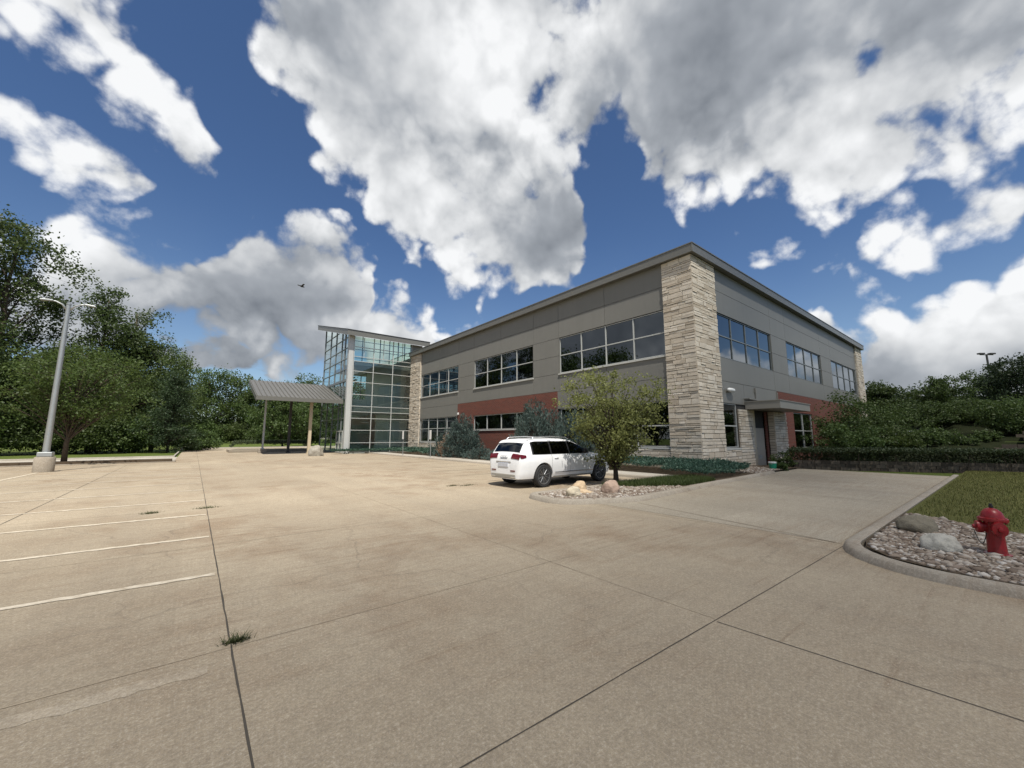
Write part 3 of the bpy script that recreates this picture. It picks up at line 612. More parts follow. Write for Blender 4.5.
def build_office():
    org = (XF, YF, 0); B = empty('office_building', org, 'two storey grey panel and brick office building with pale limestone corner columns', 'building')
    HL = [(11.45,19.65,6.2,8.8),(22.45,30.75,6.2,8.8),(33.6,41.85,6.2,8.8),(11.45,19.65,1.17,3.70),(22.45,30.75,2.38,3.68),(33.75,41.9,1.25,3.78)]
    HR = [(22.5,30.75,6.2,8.8),(33.75,42.2,6.2,8.8),(45.4,54.4,6.2,8.8),(22.52,24.45,1.12,3.62),(33.9,38.2,.92,3.52),(26.75,28.5,-.1,3.3)]
    # backing walls
    for fac, H, a, b in ((FL, HL, 9.98, YE-.02), (FR, HR, XF+.16, XE-.1)):
        mb = MB(); us = sorted({a, b} | {h[0]+.03 for h in H} | {h[1]-.03 for h in H}); zs = sorted({-.3, 11.4} | {h[2]+.03 for h in H} | {h[3]-.03 for h in H})
        cells(fac, mb, us, zs, H, -.34, -.05); mb.build('backing_wall', M['gap'], B, origin=org)
    mb = MB(); mb.box(XE-.4, XE, YF+.4, YE, -.3, 11.4); mb.box(XF+.35, XE-.4, YE-.35, YE, -.3, 11.4); mb.build('rear_wall', M['panel'], B, origin=org)
    mb = MB(); mb.box(XF-.02, XE+.02, YF-.02, YE+.02, 11.40, 11.62); mb.build('roof', M['gap'], B, origin=org)
    # grey cladding panels, with real gaps at the seams
    mb = MB()
    us = [11.43,15.54,19.7,22.4,26.6,30.8,33.55,37.7,41.92]; us2 = sorted(set(us+[h[i] for h in HL[:3] for i in (0,1)]))
    cells(FL, mb, us2, [4.95,6.2,7.5,8.8,10.1,11.4], HL[:3], -.05, 0, us, [4.95,6.2,7.5,8.8,10.1])
    cells(FL, mb, [11.43,15.54,19.87], [3.70,4.95], [], -.05, 0, [15.54], [4.95]); cells(FL, mb, [33.6,37.7,41.92], [3.78,4.95], [], -.05, 0, [37.7], [4.95])
    FLp = mb.build('panel_cladding', M['panel'], B, origin=org)
    mb = MB()
    us = [22.46,30.8,33.7,42.25,45.35,54.45,55.0]; us2 = sorted(set(us+[h[i] for h in HR[:3] for i in (0,1)]))
    cells(FR, mb, us2, [4.85,6.2,7.5,8.8,10.1,11.4], HR[:3], -.05, 0, us, [4.85,6.2,7.5,8.8,10.1])
    cells(FR, mb, [22.46,25.6,31.0], [3.62,4.85], [], -.05, 0, [25.6], [4.85])
    mb.build('panel_cladding', M['panel'], B, origin=org)
    # brick
    mb = MB(); cells(FL, mb, [19.87,22.45,30.75,33.6], [-.2,2.38,3.68,4.94], [HL[4]], -.05, .012)
    mb.build('brick_wall', M['brick'], B, origin=org)
    mb = MB(); cells(FR, mb, [31.05,33.9,38.2,55.0], [-.2,.92,3.52,4.84], [HR[4]], -.05, .012);
    mb.build('brick_wall', M['brick'], B, origin=org)
    mb = MB(); FR.box(mb, 28.5, 28.85, 0, 3.34, -.05, .013); mb.build('brick_jamb', M['brick'], B, origin=org)
    # limestone: corner column, far columns, low walls under the windows, entrance pier
    mb = MB(); mb.box(XF-.06, 22.44, YF-.06, 11.40, -.3, 11.38, 1)
    stone_face(FL, mb, YF-.11, 11.42, -.2, 11.38, .11, 1); stone_face(FR, mb, XF-.12, 22.46, -.2, 11.38, .11, 2)
    mb.build('corner_column', [M['stone'], M['mortar']], B, origin=org)
    mb = MB(); mb.box(XF-.06, XF+.5, 41.96, YE+.02, -.3, 11.38, 1); stone_face(FL, mb, 41.94, YE+.05, -.2, 11.38, .11, 3)
    f2 = Fac('R', 41.96); stone_face(f2, mb, XF-.12, XF+.03, -.2, 11.38, .02, 4); mb.build('stone_column', [M['stone'], M['mortar']], B, origin=org)
    mb = MB(); mb.box(55.05, XE, YF-.06, YF+.4, -.3, 11.38, 1); stone_face(FR, mb, 55.03, XE, -.2, 11.38, .11, 5); stone_face(Fac('L', 55.05), mb, YF-.12, YF+.02, -.2, 11.38, .02, 6); mb.build('stone_column', [M['stone'], M['mortar']], B, origin=org)
    for fac, u0, u1, z1, sd in ((FL, 11.42, 19.86, 1.07, 7), (FL, 33.62, 41.93, 1.15, 8), (FR, 22.48, 24.5, 1.02, 9), (FR, 24.5, 26.45, 3.34, 10)):
        mb = MB(); fac.box(mb, u0, u1, -.3, z1-.01, -.05, .0, 1); stone_face(fac, mb, u0, u1, -.2, z1, .05, sd); mb.build('stone_base', [M['stone'], M['mortar']], B, origin=org)
    mb = MB(); mb.box(28.88, 30.98, YF-.36, YF-.06, -.3, 3.33, 1); stone_face(Fac('R', YF-.30), mb, 28.86, 31.02, -.2, 3.34, .11, 12); stone_face(Fac('L', 28.88), mb, YF-.44, YF-.06, -.2, 3.34, .05, 13)
    mb.build('entrance_pier', [M['stone'], M['mortar']], B, origin=org)
    # coping
    mb = MB(); o = .34
    mb.prism([(XF-o,YF-o),(XE+o,YF-o),(XE+o,YE+.12),(XF-o,YE+.12)], 11.40, 11.84); mb.prism([(XF-o-.03,YF-o-.03),(XE+o+.03,YF-o-.03),(XE+o+.03,YE+.13),(XF-o-.03,YE+.13)], 11.843, 11.90)
    for y in range(14, 44, 4): mb.box(XF-o-.012, XF-o+.01, y, y+.05, 11.405, 11.835)
    mb.box(XF-o-.015, XF-o+.04, YF-o-.015, YF-o+.04, 11.402, 11.86)
    mb.build('coping', M['coping'], B, origin=org)
    # rooms behind the glass
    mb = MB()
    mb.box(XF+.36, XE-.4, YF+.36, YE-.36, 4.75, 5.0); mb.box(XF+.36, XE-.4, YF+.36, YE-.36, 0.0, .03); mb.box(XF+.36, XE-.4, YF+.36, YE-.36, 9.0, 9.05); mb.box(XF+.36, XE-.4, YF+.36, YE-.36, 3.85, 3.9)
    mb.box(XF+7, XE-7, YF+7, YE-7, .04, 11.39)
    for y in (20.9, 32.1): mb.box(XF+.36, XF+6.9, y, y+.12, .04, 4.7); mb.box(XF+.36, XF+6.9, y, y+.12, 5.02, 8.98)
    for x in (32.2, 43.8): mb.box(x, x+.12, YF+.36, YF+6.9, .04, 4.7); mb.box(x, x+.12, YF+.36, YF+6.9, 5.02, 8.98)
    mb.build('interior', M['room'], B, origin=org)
    # windows
    for h in HL[:3]: window(FL, B, org, *h, 4, [7.5])
    window(FL, B, org, *HL[3], 4, [2.35]); window(FL, B, org, *HL[4], 4, [], sill=True); window(FL, B, org, *HL[5], 4, [2.65])
    us3 = lambda a, b: None
    for h in HR[:3]: window(FR, B, org, *h, 4, [7.5], sill=False, frame='frame_d')
    window(FR, B, org, *HR[3], 1, [2.35]); window(FR, B, org, *HR[4], 2, [2.2])
    # blinds behind the right-hand upper windows
    for h in HR[1:3]:
        mb = MB(); n = 16
        for k in range(n):
            u = h[0]+.15+(h[1]-h[0]-.3)*k/n; FR.box(mb, u, u+(h[1]-h[0])/n*.72, h[2]+.1, 7.35+.1*math.sin(k*2.1), -.46, -.45)
        mb.build('blind', M['blind'], B, origin=org)
    # door and its canopy
    mb = MB(); FR.box(mb, 26.8, 28.45, -.05, 2.28, -.16, -.10); d = mb.build('door', M['doorp'], B, origin=org)
    mb = MB(); FR.box(mb, 26.98, 27.06, .98, 1.12, -.10, -.05); mb.tube([FR.p(27.02,1.05,-.05), FR.p(27.2,1.05,-.05)], .015); mb.build('handle', M['chrome'], d, origin=org)
    mb = MB(); FR.box(mb, 27.35, 27.85, .4, .62, -.098, -.092); mb.build('push_plate', M['galv'], d, origin=org)
    mb = MB(); FR.box(mb, 26.76, 28.49, 2.36, 3.28, -.15, -.11); FR.box(mb, 26.76, 28.49, 2.28, 2.36, -.17, -.08); mb.build('transom', M['gap'], B, origin=org)
    mb = MB(); FR.box(mb, 26.46, 26.78, -.2, 3.34, -.06, .04); FR.box(mb, 28.47, 28.50, -.2, 3.3, -.3, -.05); mb.build('door_jamb', M['tan'], B, origin=org)
    mb = MB(); mb.box(25.62, 30.9, 8.0, YF-.002, 3.36, 3.78); mb.box(25.58, 30.94, 7.96, YF-.001, 3.783, 3.83); mb.build('entrance_canopy', M['trim'], B, origin=org)
    # wall lamp, conduit, vent
    mb = MB(); mb.lathe([(.02,-.42),(.07,-.38),(.115,-.24),(.125,0),(.115,.24),(.07,.38),(.02,.42)], FR.p(23.5,4.35,.15), (1,0,0), 20); mb.box(23.4,23.6,YF-.15,YF-.001,4.3,4.4); mb.build('wall_lamp', M['white'], B, origin=org, smooth='auto')
    mb = MB(); FR.box(mb, 27.2, 27.24, 3.84, 4.5, 0.001, .05); FR.box(mb, 27.12, 27.32, 4.45, 4.75, .001, .09); mb.build('junction_box', M['panel2'], B, origin=org)
    mb = MB(); FR.box(mb, 30.9, 30.98, 3.84, 4.75, .001, .06); mb.build('conduit', M['panel2'], B, origin=org)
    mb = MB(); FR.box(mb, 25.55, 26.9, 3.95, 4.02, .002, .3); mb.build('bracket', M['panel2'], B, origin=org)
    mb = MB(); FL.box(mb, 33.35, 33.5, 3.9, 4.1, .013, .12); mb.build('wall_camera', M['white'], B, origin=org)

def build_tower():
    TX, TY, TB = 12.55, YE, 55.5; org = (TX, TY, 0)
    B = empty('glass_tower', org, 'tall glazed entrance tower with a single pitch roof at the left end of the office', 'building')
    rz = lambda y: 12.98+(y-TY)*.252
    FT, FS = Fac('R', TY), Fac('L', TX)
    mb = MB(); mb.box(TX, TX+.5, TY-.02, TY+.5, -.1, rz(TY)); mb.build('corner_post', M['steel'], B, origin=org, bevel=.02)
    # front curtain wall
    fr = MB(); us = [TX+.56, 15.32, 17.6, XF-.05]; zr = [.42,1.13,2.49,3.79,4.5,5.12,6.41,7.8,9.0,10.13,10.65,11.76]
    for u in us: FT.box(fr, u-.035, u+.035, .1, rz(TY)-.05, -.14, .0)
    for z in zr: FT.box(fr, TX+.6, XF-.1, z-.03, z+.03, -.13, -.012)
    for u in (14.2, 16.45, 18.75): FT.box(fr, u-.022, u+.022, 10.65, rz(TY)-.05, -.13, -.02)
    w = fr.build('front_curtain_wall', M['frame'], B, origin=org)
    pb = MB(); pb.add([(TX+.5,TY+.08,.1),(XF,TY+.08,.1),(XF,TY+.08,rz(TY)-.06),(TX+.5,TY+.08,rz(TY)-.06)], [(0,1,2,3)]); pb.build('pane', M['tglass'], w, origin=org)
    # side curtain wall towards the drive
    fr = MB(); us = [TY+.5, 46.3, 47.6, 50.1, 52.6, TB-.05]
    for u in us: FS.box(fr, u-.04, u+.04, 0, rz(u)-.05, -.14, .0)
    for z in (2.49,3.8,5.1,6.45,7.95,9.23,10.44,11.65,12.86):
        FS.box(fr, TY+.5, TB-.05, z-.035, z+.035, -.13, -.012)
    FS.box(fr, TY+.5, TB, 7.85, 8.1, -.16, .02)
    for z in (14.05,): FS.box(fr, 49.2, TB-.05, z-.03, z+.03, -.13, -.012)
    w = fr.build('side_curtain_wall', M['frame_d'], B, origin=org)
    pb = MB(); pb.add([(TX+.08,TY+.4,.02),(TX+.08,TB,.02),(TX+.08,TB,rz(TB)-.06),(TX+.08,TY+.4,rz(TY+.4)-.06)], [(3,2,1,0)]); pb.build('pane', M['sglass'], w, origin=org)
    # glazed rear and right wall above the main roof
    fr = MB()
    for x in (TX+.1, 15.0, 17.4, 19.9, 21.3): fr.box(x-.05, x+.05, TB-.1, TB, 0, rz(TB)-.05)
    for z in (2.5,3.8,5.1,7.8,9,10.2,11.4,12.6,13.8,15): fr.box(TX, 21.3, TB-.09, TB-.01, z-.03, z+.03)
    w = fr.build('rear_curtain_wall', M['frame_d'], B, origin=org)
    pb = MB(); pb.add([(TX,TB-.05,.02),(21.3,TB-.05,.02),(21.3,TB-.05,rz(TB)-.06),(TX,TB-.05,rz(TB)-.06)], [(0,1,2,3)]); pb.build('pane', M['tglass'], w, origin=org)
    fr = MB()
    for y in (TY+.1, 46.2, 48, 50, 52.2, TB-.1): fr.box(21.2, 21.3, y-.04, y+.04, 11.9, rz(y)-.05)
    fr.box(21.2, 21.3, TY, TB, 11.7, 11.95); fr.box(21.21, 21.29, TY, TB, 12.7, 12.76); w = fr.build('clerestory', M['frame_d'], B, origin=org)
    pb = MB(); pb.add([(21.25,TY,11.9),(21.25,TB,11.9),(21.25,TB,rz(TB)-.06),(21.25,TY,rz(TY)-.06)], [(0,1,2,3)]); pb.build('pane', M['tglass'], w, origin=org)
    mb = MB(); mb.box(21.0, 21.2, YE+.02, TB, 0, 11.68); mb.box(XF, 21.2, TY-.01, TY+.12, 11.92, rz(TY)-.05); mb.build('inner_wall', M['panel'], B, origin=org)
    # floors and stair seen through the glass
    for z0, z1 in ((4.5,5.05),(9.72,10.1)):
        mb = MB(); mb.box(13.3, 20.95, TY+.16, TB-2.5, z0, z1); mb.build('floor_slab', M['slab'], B, origin=org)
    mb = MB(); mb.box(TX+.1, 20.95, TY+.1, TB-.1, 0, .05); mb.build('ground_floor', M['slab'], B, origin=org)
    mb = MB()
    for k in range(16): mb.box(15.5+k*.28, 15.8+k*.28, 50.2, 51.6, .2+k*.28, .32+k*.28)
    for k in range(16): mb.box(19.5-k*.28, 19.8-k*.28, 52.0, 53.3, 5.1+k*.28, 5.22+k*.28)
    mb.build('stair', M['slab'], B, origin=org)
    mb = MB(); mb.box(16.9, 20.9, 47.6, 47.8, .06, 4.45); mb.box(15.2, 20.9, 53.6, 53.8, .06, 4.45); mb.box(15.9, 20.9, 48.6, 48.8, 5.06, 9.7); mb.box(13.3,20.9,47.0,47.05,5.06,6.1); mb.build('partition', M['troom'], B, origin=org)
    mb = MB(); mb.lathe([(.02,0),(.5,.03),(.5,.12),(.02,.15)], (15.6,47.2,3.35), (0,0,1), 18); mb.tube([(15.6,47.2,3.4),(15.6,47.2,4.5)], .012); mb.build('pendant_lamp', M['white'], B, origin=org)
    # shed roof
    x0, x1, y0, y1 = TX-.45, 21.9, TY-.75, TB+2.6; mb = MB(); h = .58
    mb.add([(x0,y0,rz(y0)),(x1,y0,rz(y0)),(x1,y1,rz(y1)),(x0,y1,rz(y1)),(x0,y0,rz(y0)+h),(x1,y0,rz(y0)+h),(x1,y1,rz(y1)+h),(x0,y1,rz(y1)+h)], [(0,3,2,1),(4,5,6,7),(0,1,5,4),(1,2,6,5),(2,3,7,6),(3,0,4,7)])
    mb.build('roof', M['coping'], B, origin=org)
    e = .05; mb = MB(); hh = h+.004
    mb.add([(a,b,rz(b)+hh+c) for c in (0,.06) for a,b in ((x0-e,y0-e),(x1+e,y0-e),(x1+e,y1+e),(x0-e,y1+e))], [(0,3,2,1),(4,5,6,7),(0,1,5,4),(1,2,6,5),(2,3,7,6),(3,0,4,7)]); mb.build('roof_edge', M['gap'], B, origin=org)
    # entrance doors in the side wall
    for y in (44.95+.25, 46.35):
        mb = MB()
        for u in (y+.03, y+1.2): FS.box(mb, u-.04, u+.04, .05, 2.42, .002, .06)
        for z in (.12, 1.1, 2.38): FS.box(mb, y+.07, y+1.16, z-.05, z+.05, .004, .056)
        d = mb.build('door', M['frame'], B, origin=org)
        mb = MB(); mb.tube([FS.p(y+.2,.9,.12), FS.p(y+.2,1.35,.12)], .018); FS.box(mb, y+.18, y+.22, .9, .95, .05, .12); FS.box(mb, y+.18, y+.22, 1.3, 1.35, .05, .12); mb.build('handle', M['chrome'], d, origin=org)

def build_canopy():
    org = (8.5, 50, 0); B = empty('entrance_canopy', org, 'drive through canopy with sloping ribbed metal roof on steel posts', 'canopy')
    x0, x1, y0, y1, z0, z1 = 4.45, 12.48, 45.5, 54.2, 5.72, 8.30
    rz = lambda y: z0+(z1-z0)*(y-y0)/(y1-y0)
    mb = MB(); t = .16
    mb.add([(x0,y0,z0-t),(x1,y0,z0-t),(x1,y1,z1-t),(x0,y1,z1-t),(x0,y0,z0),(x1,y0,z0),(x1,y1,z1),(x0,y1,z1)], [(0,3,2,1),(4,5,6,7),(0,1,5,4),(1,2,6,5),(2,3,7,6),(3,0,4,7)])
    n = 19
    for k in range(n+1):
        x = x0+.02+(x1-x0-.06)*k/n
        mb.add([(x,y0,z0+.003),(x+.05,y0,z0+.003),(x+.05,y1,z1+.003),(x,y1,z1+.003),(x,y0,z0+.09),(x+.05,y0,z0+.09),(x+.05,y1,z1+.09),(x,y1,z1+.09)], [(4,5,6,7),(0,1,5,4),(1,2,6,5),(2,3,7,6),(3,0,4,7)])
    mb.build('roof', M['roof'], B, origin=org)
    mb = MB(); mb.box(x0-.06, x1, y0-.13, y0-.003, z0-.36, z0+.03); mb.build('gutter', M['coping'], B, origin=org)
    mb = MB()
    mb.add([(x0-.05,y,rz(y)+c) for c in (-.50,.02) for y in (y0,y1)]+[(x0-.004,y,rz(y)+c) for c in (-.50,.02) for y in (y0,y1)], [(0,1,3,2),(4,6,7,5),(0,2,6,4),(1,5,7,3),(2,3,7,6),(0,4,5,1)]); mb.build('fascia', M['coping'], B, origin=org)
    mb = MB()
    for y in (46.9, 52.3): mb.box(x0+.3, x1-.1, y-.1, y+.1, rz(y)-.55, rz(y)-.20)
    for x in (5.6, 8.1, 10.6):
        mb.add([(x+a,y,rz(y)-.2+c) for a in (-.06,.06) for c in (-.3,0) for y in (y0+.05,y1-.05)], [(0,2,3,1),(4,5,7,6),(0,1,5,4),(2,6,7,3),(0,4,6,2),(1,3,7,5)])
    mb.build('beam', M['steel_d'], B, origin=org)
    for (x, y, zb, w, m) in ((8.45,51.5,0,.13,'steel_d'), (9.64,46.9,0,.14,'tan'), (6.05,52.3,.42,.09,'steel')):  # light put into the tones: dark for canopy shade, paler for sunlit posts
        mb = MB(); mb.box(x-w, x+w, y-w, y+w, zb, rz(y)-.52); mb.box(x-w-.08, x+w+.08, y-w-.08, y+w+.08, zb, zb+.10); mb.build('post', M[m], B, origin=org)
    mb = MB(); mb.box(5.65, 6.45, 51.9, 52.7, 0, .42); mb.build('plinth', M['kerb'], B, origin=org, bevel=.03)
# ------------------------------------------------------------------ plants
def leaf_mesh(name, C, L, elong, mat, seed, D=None, updir=.0):
    g = np.random.default_rng(seed); n = len(C)
    if D is None: D = g.normal(size=(n,3)); D[:,2] += updir
    D = D/np.linalg.norm(D, axis=1, keepdims=True)
    R = g.normal(size=(n,3)); S = np.cross(D, R); S /= np.linalg.norm(S, axis=1, keepdims=True)+1e-9
    Ls = (L*g.uniform(.65,1.3,n))[:,None]; W = Ls*elong*.5
    V = np.stack([C, C+D*Ls*.5+S*W, C+D*Ls, C+D*Ls*.5-S*W], 1).reshape(-1,3)
    me = bpy.data.meshes.new(name); me.vertices.add(len(V)); me.vertices.foreach_set('co', V.ravel().astype(np.float32))
    me.loops.add(len(V)); me.loops.foreach_set('vertex_index', np.arange(len(V), dtype=np.int32)); me.polygons.add(n)
    me.polygons.foreach_set('loop_start', np.arange(0, len(V), 4, dtype=np.int32)); me.update(calc_edges=True); me.materials.append(mat)
    return me
def bez(a, b, c, n):
    return [a*(1-t)**2+b*2*t*(1-t)+c*t*t for t in [k/n for k in range(n+1)]]
def tree(name, loc, H, base, rx, K, nleaf, leaf, leafmat, bark, seed, label, group=None, shape='oval', rc=.17, trunk_r=None, elong=.62, fork=.35, cat='tree', lobes=0, tilt=0.0):
    g = random.Random(seed); ng = np.random.default_rng(seed)
    cz, hz = (H+base)/2, (H-base)/2; A = []
    lob = [(g.uniform(0,6.28), g.uniform(.35,1.0)) for _ in range(lobes)]
    while len(A) < K:
        u = Vector((g.uniform(-1,1), g.uniform(-1,1), g.uniform(-1,1)))
        if u.length > 1 or u.length < .25 or g.random() > u.length**1.1+.15: continue
        t = (u.z+1)/2
        if shape == 'cone':
            r = max(.05, 1-t)**.85; q = u.copy(); h = math.hypot(q.x,q.y) or 1; q.x *= r/max(.35,math.sqrt(1-q.z**2)); q.y *= r/max(.35,math.sqrt(1-q.z**2)); u = q
        elif shape == 'vase': u.x *= .45+.75*t; u.y *= .45+.75*t
        elif shape == 'dome': u.z = u.z if u.z > -.35 else -.35+.2*u.z
        a = math.atan2(u.y, u.x); k = 1+.16*math.sin(a*2+seed)+.12*math.sin(a*3+seed*2+u.z*4)
        if lobes:
            j = min(range(lobes), key=lambda i: abs((a-lob[i][0]+math.pi)%(2*math.pi)-math.pi)); k *= .7+.45*lob[j][1]
            u.z *= .75+.3*lob[j][1]
        A.append(Vector((u.x*rx*k, u.y*rx*k, cz+u.z*hz)))
    tr = trunk_r or H*.016; tb = MB(); ztop = base+(H-base)*(.82 if shape in ('cone','oval') else fork)
    spine = [Vector((0,0,-.15)), Vector((g.uniform(-.1,.1)*tr*4, g.uniform(-.1,.1)*tr*4, base*.6))]
    for k in range(1,6):
        z = base*.6+(ztop-base*.6)*k/5; spine.append(Vector((g.uniform(-1,1)*rx*.05+tilt*z, g.uniform(-1,1)*rx*.05, z)))
    tb.tube(spine, [tr*1.35]+[tr*(1-.8*k/6) for k in range(6)], 9)
    C = []; Dd = []
    for i, p in enumerate(A):
        h = math.hypot(p.x,p.y); za = min(max(base*.7, p.z-h*(.75 if shape != 'cone' else -.05)-.1*H), ztop)
        k = 0
        while k < len(spine)-2 and spine[k+1].z < za: k += 1
        f = (za-spine[k].z)/max(1e-3, spine[k+1].z-spine[k].z); s0 = spine[k].lerp(spine[k+1], min(1,max(0,f)))
        mid = s0.lerp(p,.5)+Vector((0,0,.12*h*(1 if shape != 'cone' else .2))); r0 = tr*.42*(1-.55*za/H)
        pts = bez(s0, mid, p, 5); tb.tube(pts, [r0*(1-.17*k) for k in range(6)], 5, cap=False)
        n = int(nleaf/K*g.uniform(.55,1.45)); sg = rc*(rx+hz)/2*g.uniform(.65,1.25)
        nn = int(n*.2); al = ng.uniform(.35,1,nn); arr = np.array([tuple(q) for q in pts]); idx = np.minimum((al*5).astype(int),4); fr = (al*5-idx)[:,None]
        C.append(arr[idx]*(1-fr)+arr[idx+1]*fr + ng.normal(size=(nn,3))*sg*.45)
        # each limb end splits into a few twigs carrying their own leaf tufts
        tw = ng.normal(size=(5,3))*sg*np.array([.9,.9,.55]); ti = ng.integers(0,5,n-nn)
        C.append(np.array(p[:]) + tw[ti] + ng.normal(size=(n-nn,3))*np.array([.48,.48,.32])*sg)
        for w in tw[:3]: tb.tube([p, p+Vector(w)], [r0*.16, r0*.06], 3, cap=False)
    C = np.concatenate(C); C = C[C[:,2] > min(base*.35, .5)] if base > .3 else C[C[:,2] > .02]
    o = empty(name, loc, label, cat, group)
    tb.build('trunk', bark, o, smooth=True); link_mesh('crown', leaf_mesh('crown', C, leaf, elong, leafmat, seed+1), o)
    return o
def juniper(name, loc, rx, H, nspray, mat, seed, label, spiky=1.0, group=None, cat='shrub', extra=None):
    """upright feathery evergreen: sprays of needles along outward arching branchlets"""
    g = np.random.default_rng(seed); r = random.Random(seed); C = []; D = []; tb = MB()
    for i in range(nspray):
        a = r.uniform(0,6.283); e = math.asin(r.uniform(.02,1)); q = r.uniform(.45,1.0)**.6
        k = 1+.22*math.sin(a*3+seed)+.14*math.sin(a*5+2)
        tip = Vector((math.cos(a)*math.cos(e)*rx*k*q, math.sin(a)*math.cos(e)*rx*k*q, max(.12, math.sin(e)*H*q*(1+.1*math.sin(a*4)))))
        d = (tip.normalized()*.8+Vector((r.uniform(-.35,.35), r.uniform(-.35,.35), .75*spiky))).normalized()
        ln = r.uniform(.35,.75)*min(rx,H)*.42; s0 = tip-d*ln
        n = 26; t = g.uniform(0,1,n)[:,None]; base = np.array(s0[:])+np.array(d[:])*t*ln
        rad = g.normal(size=(n,3))*(.035+.06*(1-t))*min(rx,H)*.55
        C.append(base+rad); D.append(np.array(d[:])[None]*1.0+g.normal(size=(n,3))*.45)
        if i % 5 == 0: tb.tube([Vector((tip.x*.1,tip.y*.1,0)), s0.lerp(Vector((0,0,0)),.5)+Vector((0,0,.05)), s0, tip], [.03,.022,.014,.004], 4, cap=False)
    C = np.concatenate(C); D = np.concatenate(D); keep = C[:,2] > .03; C = C[keep]; D = D[keep]
    o = empty(name, loc, label, cat, group)
    tb.build('stem', M['bark'], o)
    if extra is not None:
        m2, f = extra; sel = f(C); a = leaf_mesh('foliage', C[~sel], .16*min(1.3,max(.7,H/2)), .22, mat, seed+2, D[~sel]); link_mesh('foliage', a, o)
        b = link_mesh('dead_foliage', leaf_mesh('dead_foliage', C[sel], .16, .22, m2, seed+3, D[sel]), o); b['label'] = 'brown dried out patch'
    else: link_mesh('foliage', leaf_mesh('foliage', C, .16*min(1.3,max(.7,H/2)), .22, mat, seed+2, D), o)
    return o
def cover(name, poly, hfun, n, mat, seed, size=.11):
    p = scatter(poly, n, seed); g = np.random.default_rng(seed); h = hfun(p)*(.55+.45*np.sqrt(g.uniform(0,1,n)))
    C = np.stack([p[:,0], p[:,1], .09+h], 1); D = g.normal(size=(n,3))*.8; D[:,2] = np.abs(D[:,2])*.6+.15
    return link_mesh(name, leaf_mesh(name, C, size, .3, mat, seed+1, D))
def bank_z(x, y):
    s = (x-(28.0+(8.5-y)*.42))/45
    w = min(1, max(0, (7.5-y)/4.5)); w = w*w*(3-2*w)
    return 3.6*min(1, max(0, s*1.9))**1.15*w
def shrub_leaves(name, loc, rx, H, K, n, leaf, mat, seed, label, group=None, cat='shrub'):
    return tree(name, loc, H, .02*H, rx, K, n, leaf, mat, M['bark_d'], seed, label, group, 'dome', .24, .05, .6, .25, cat)

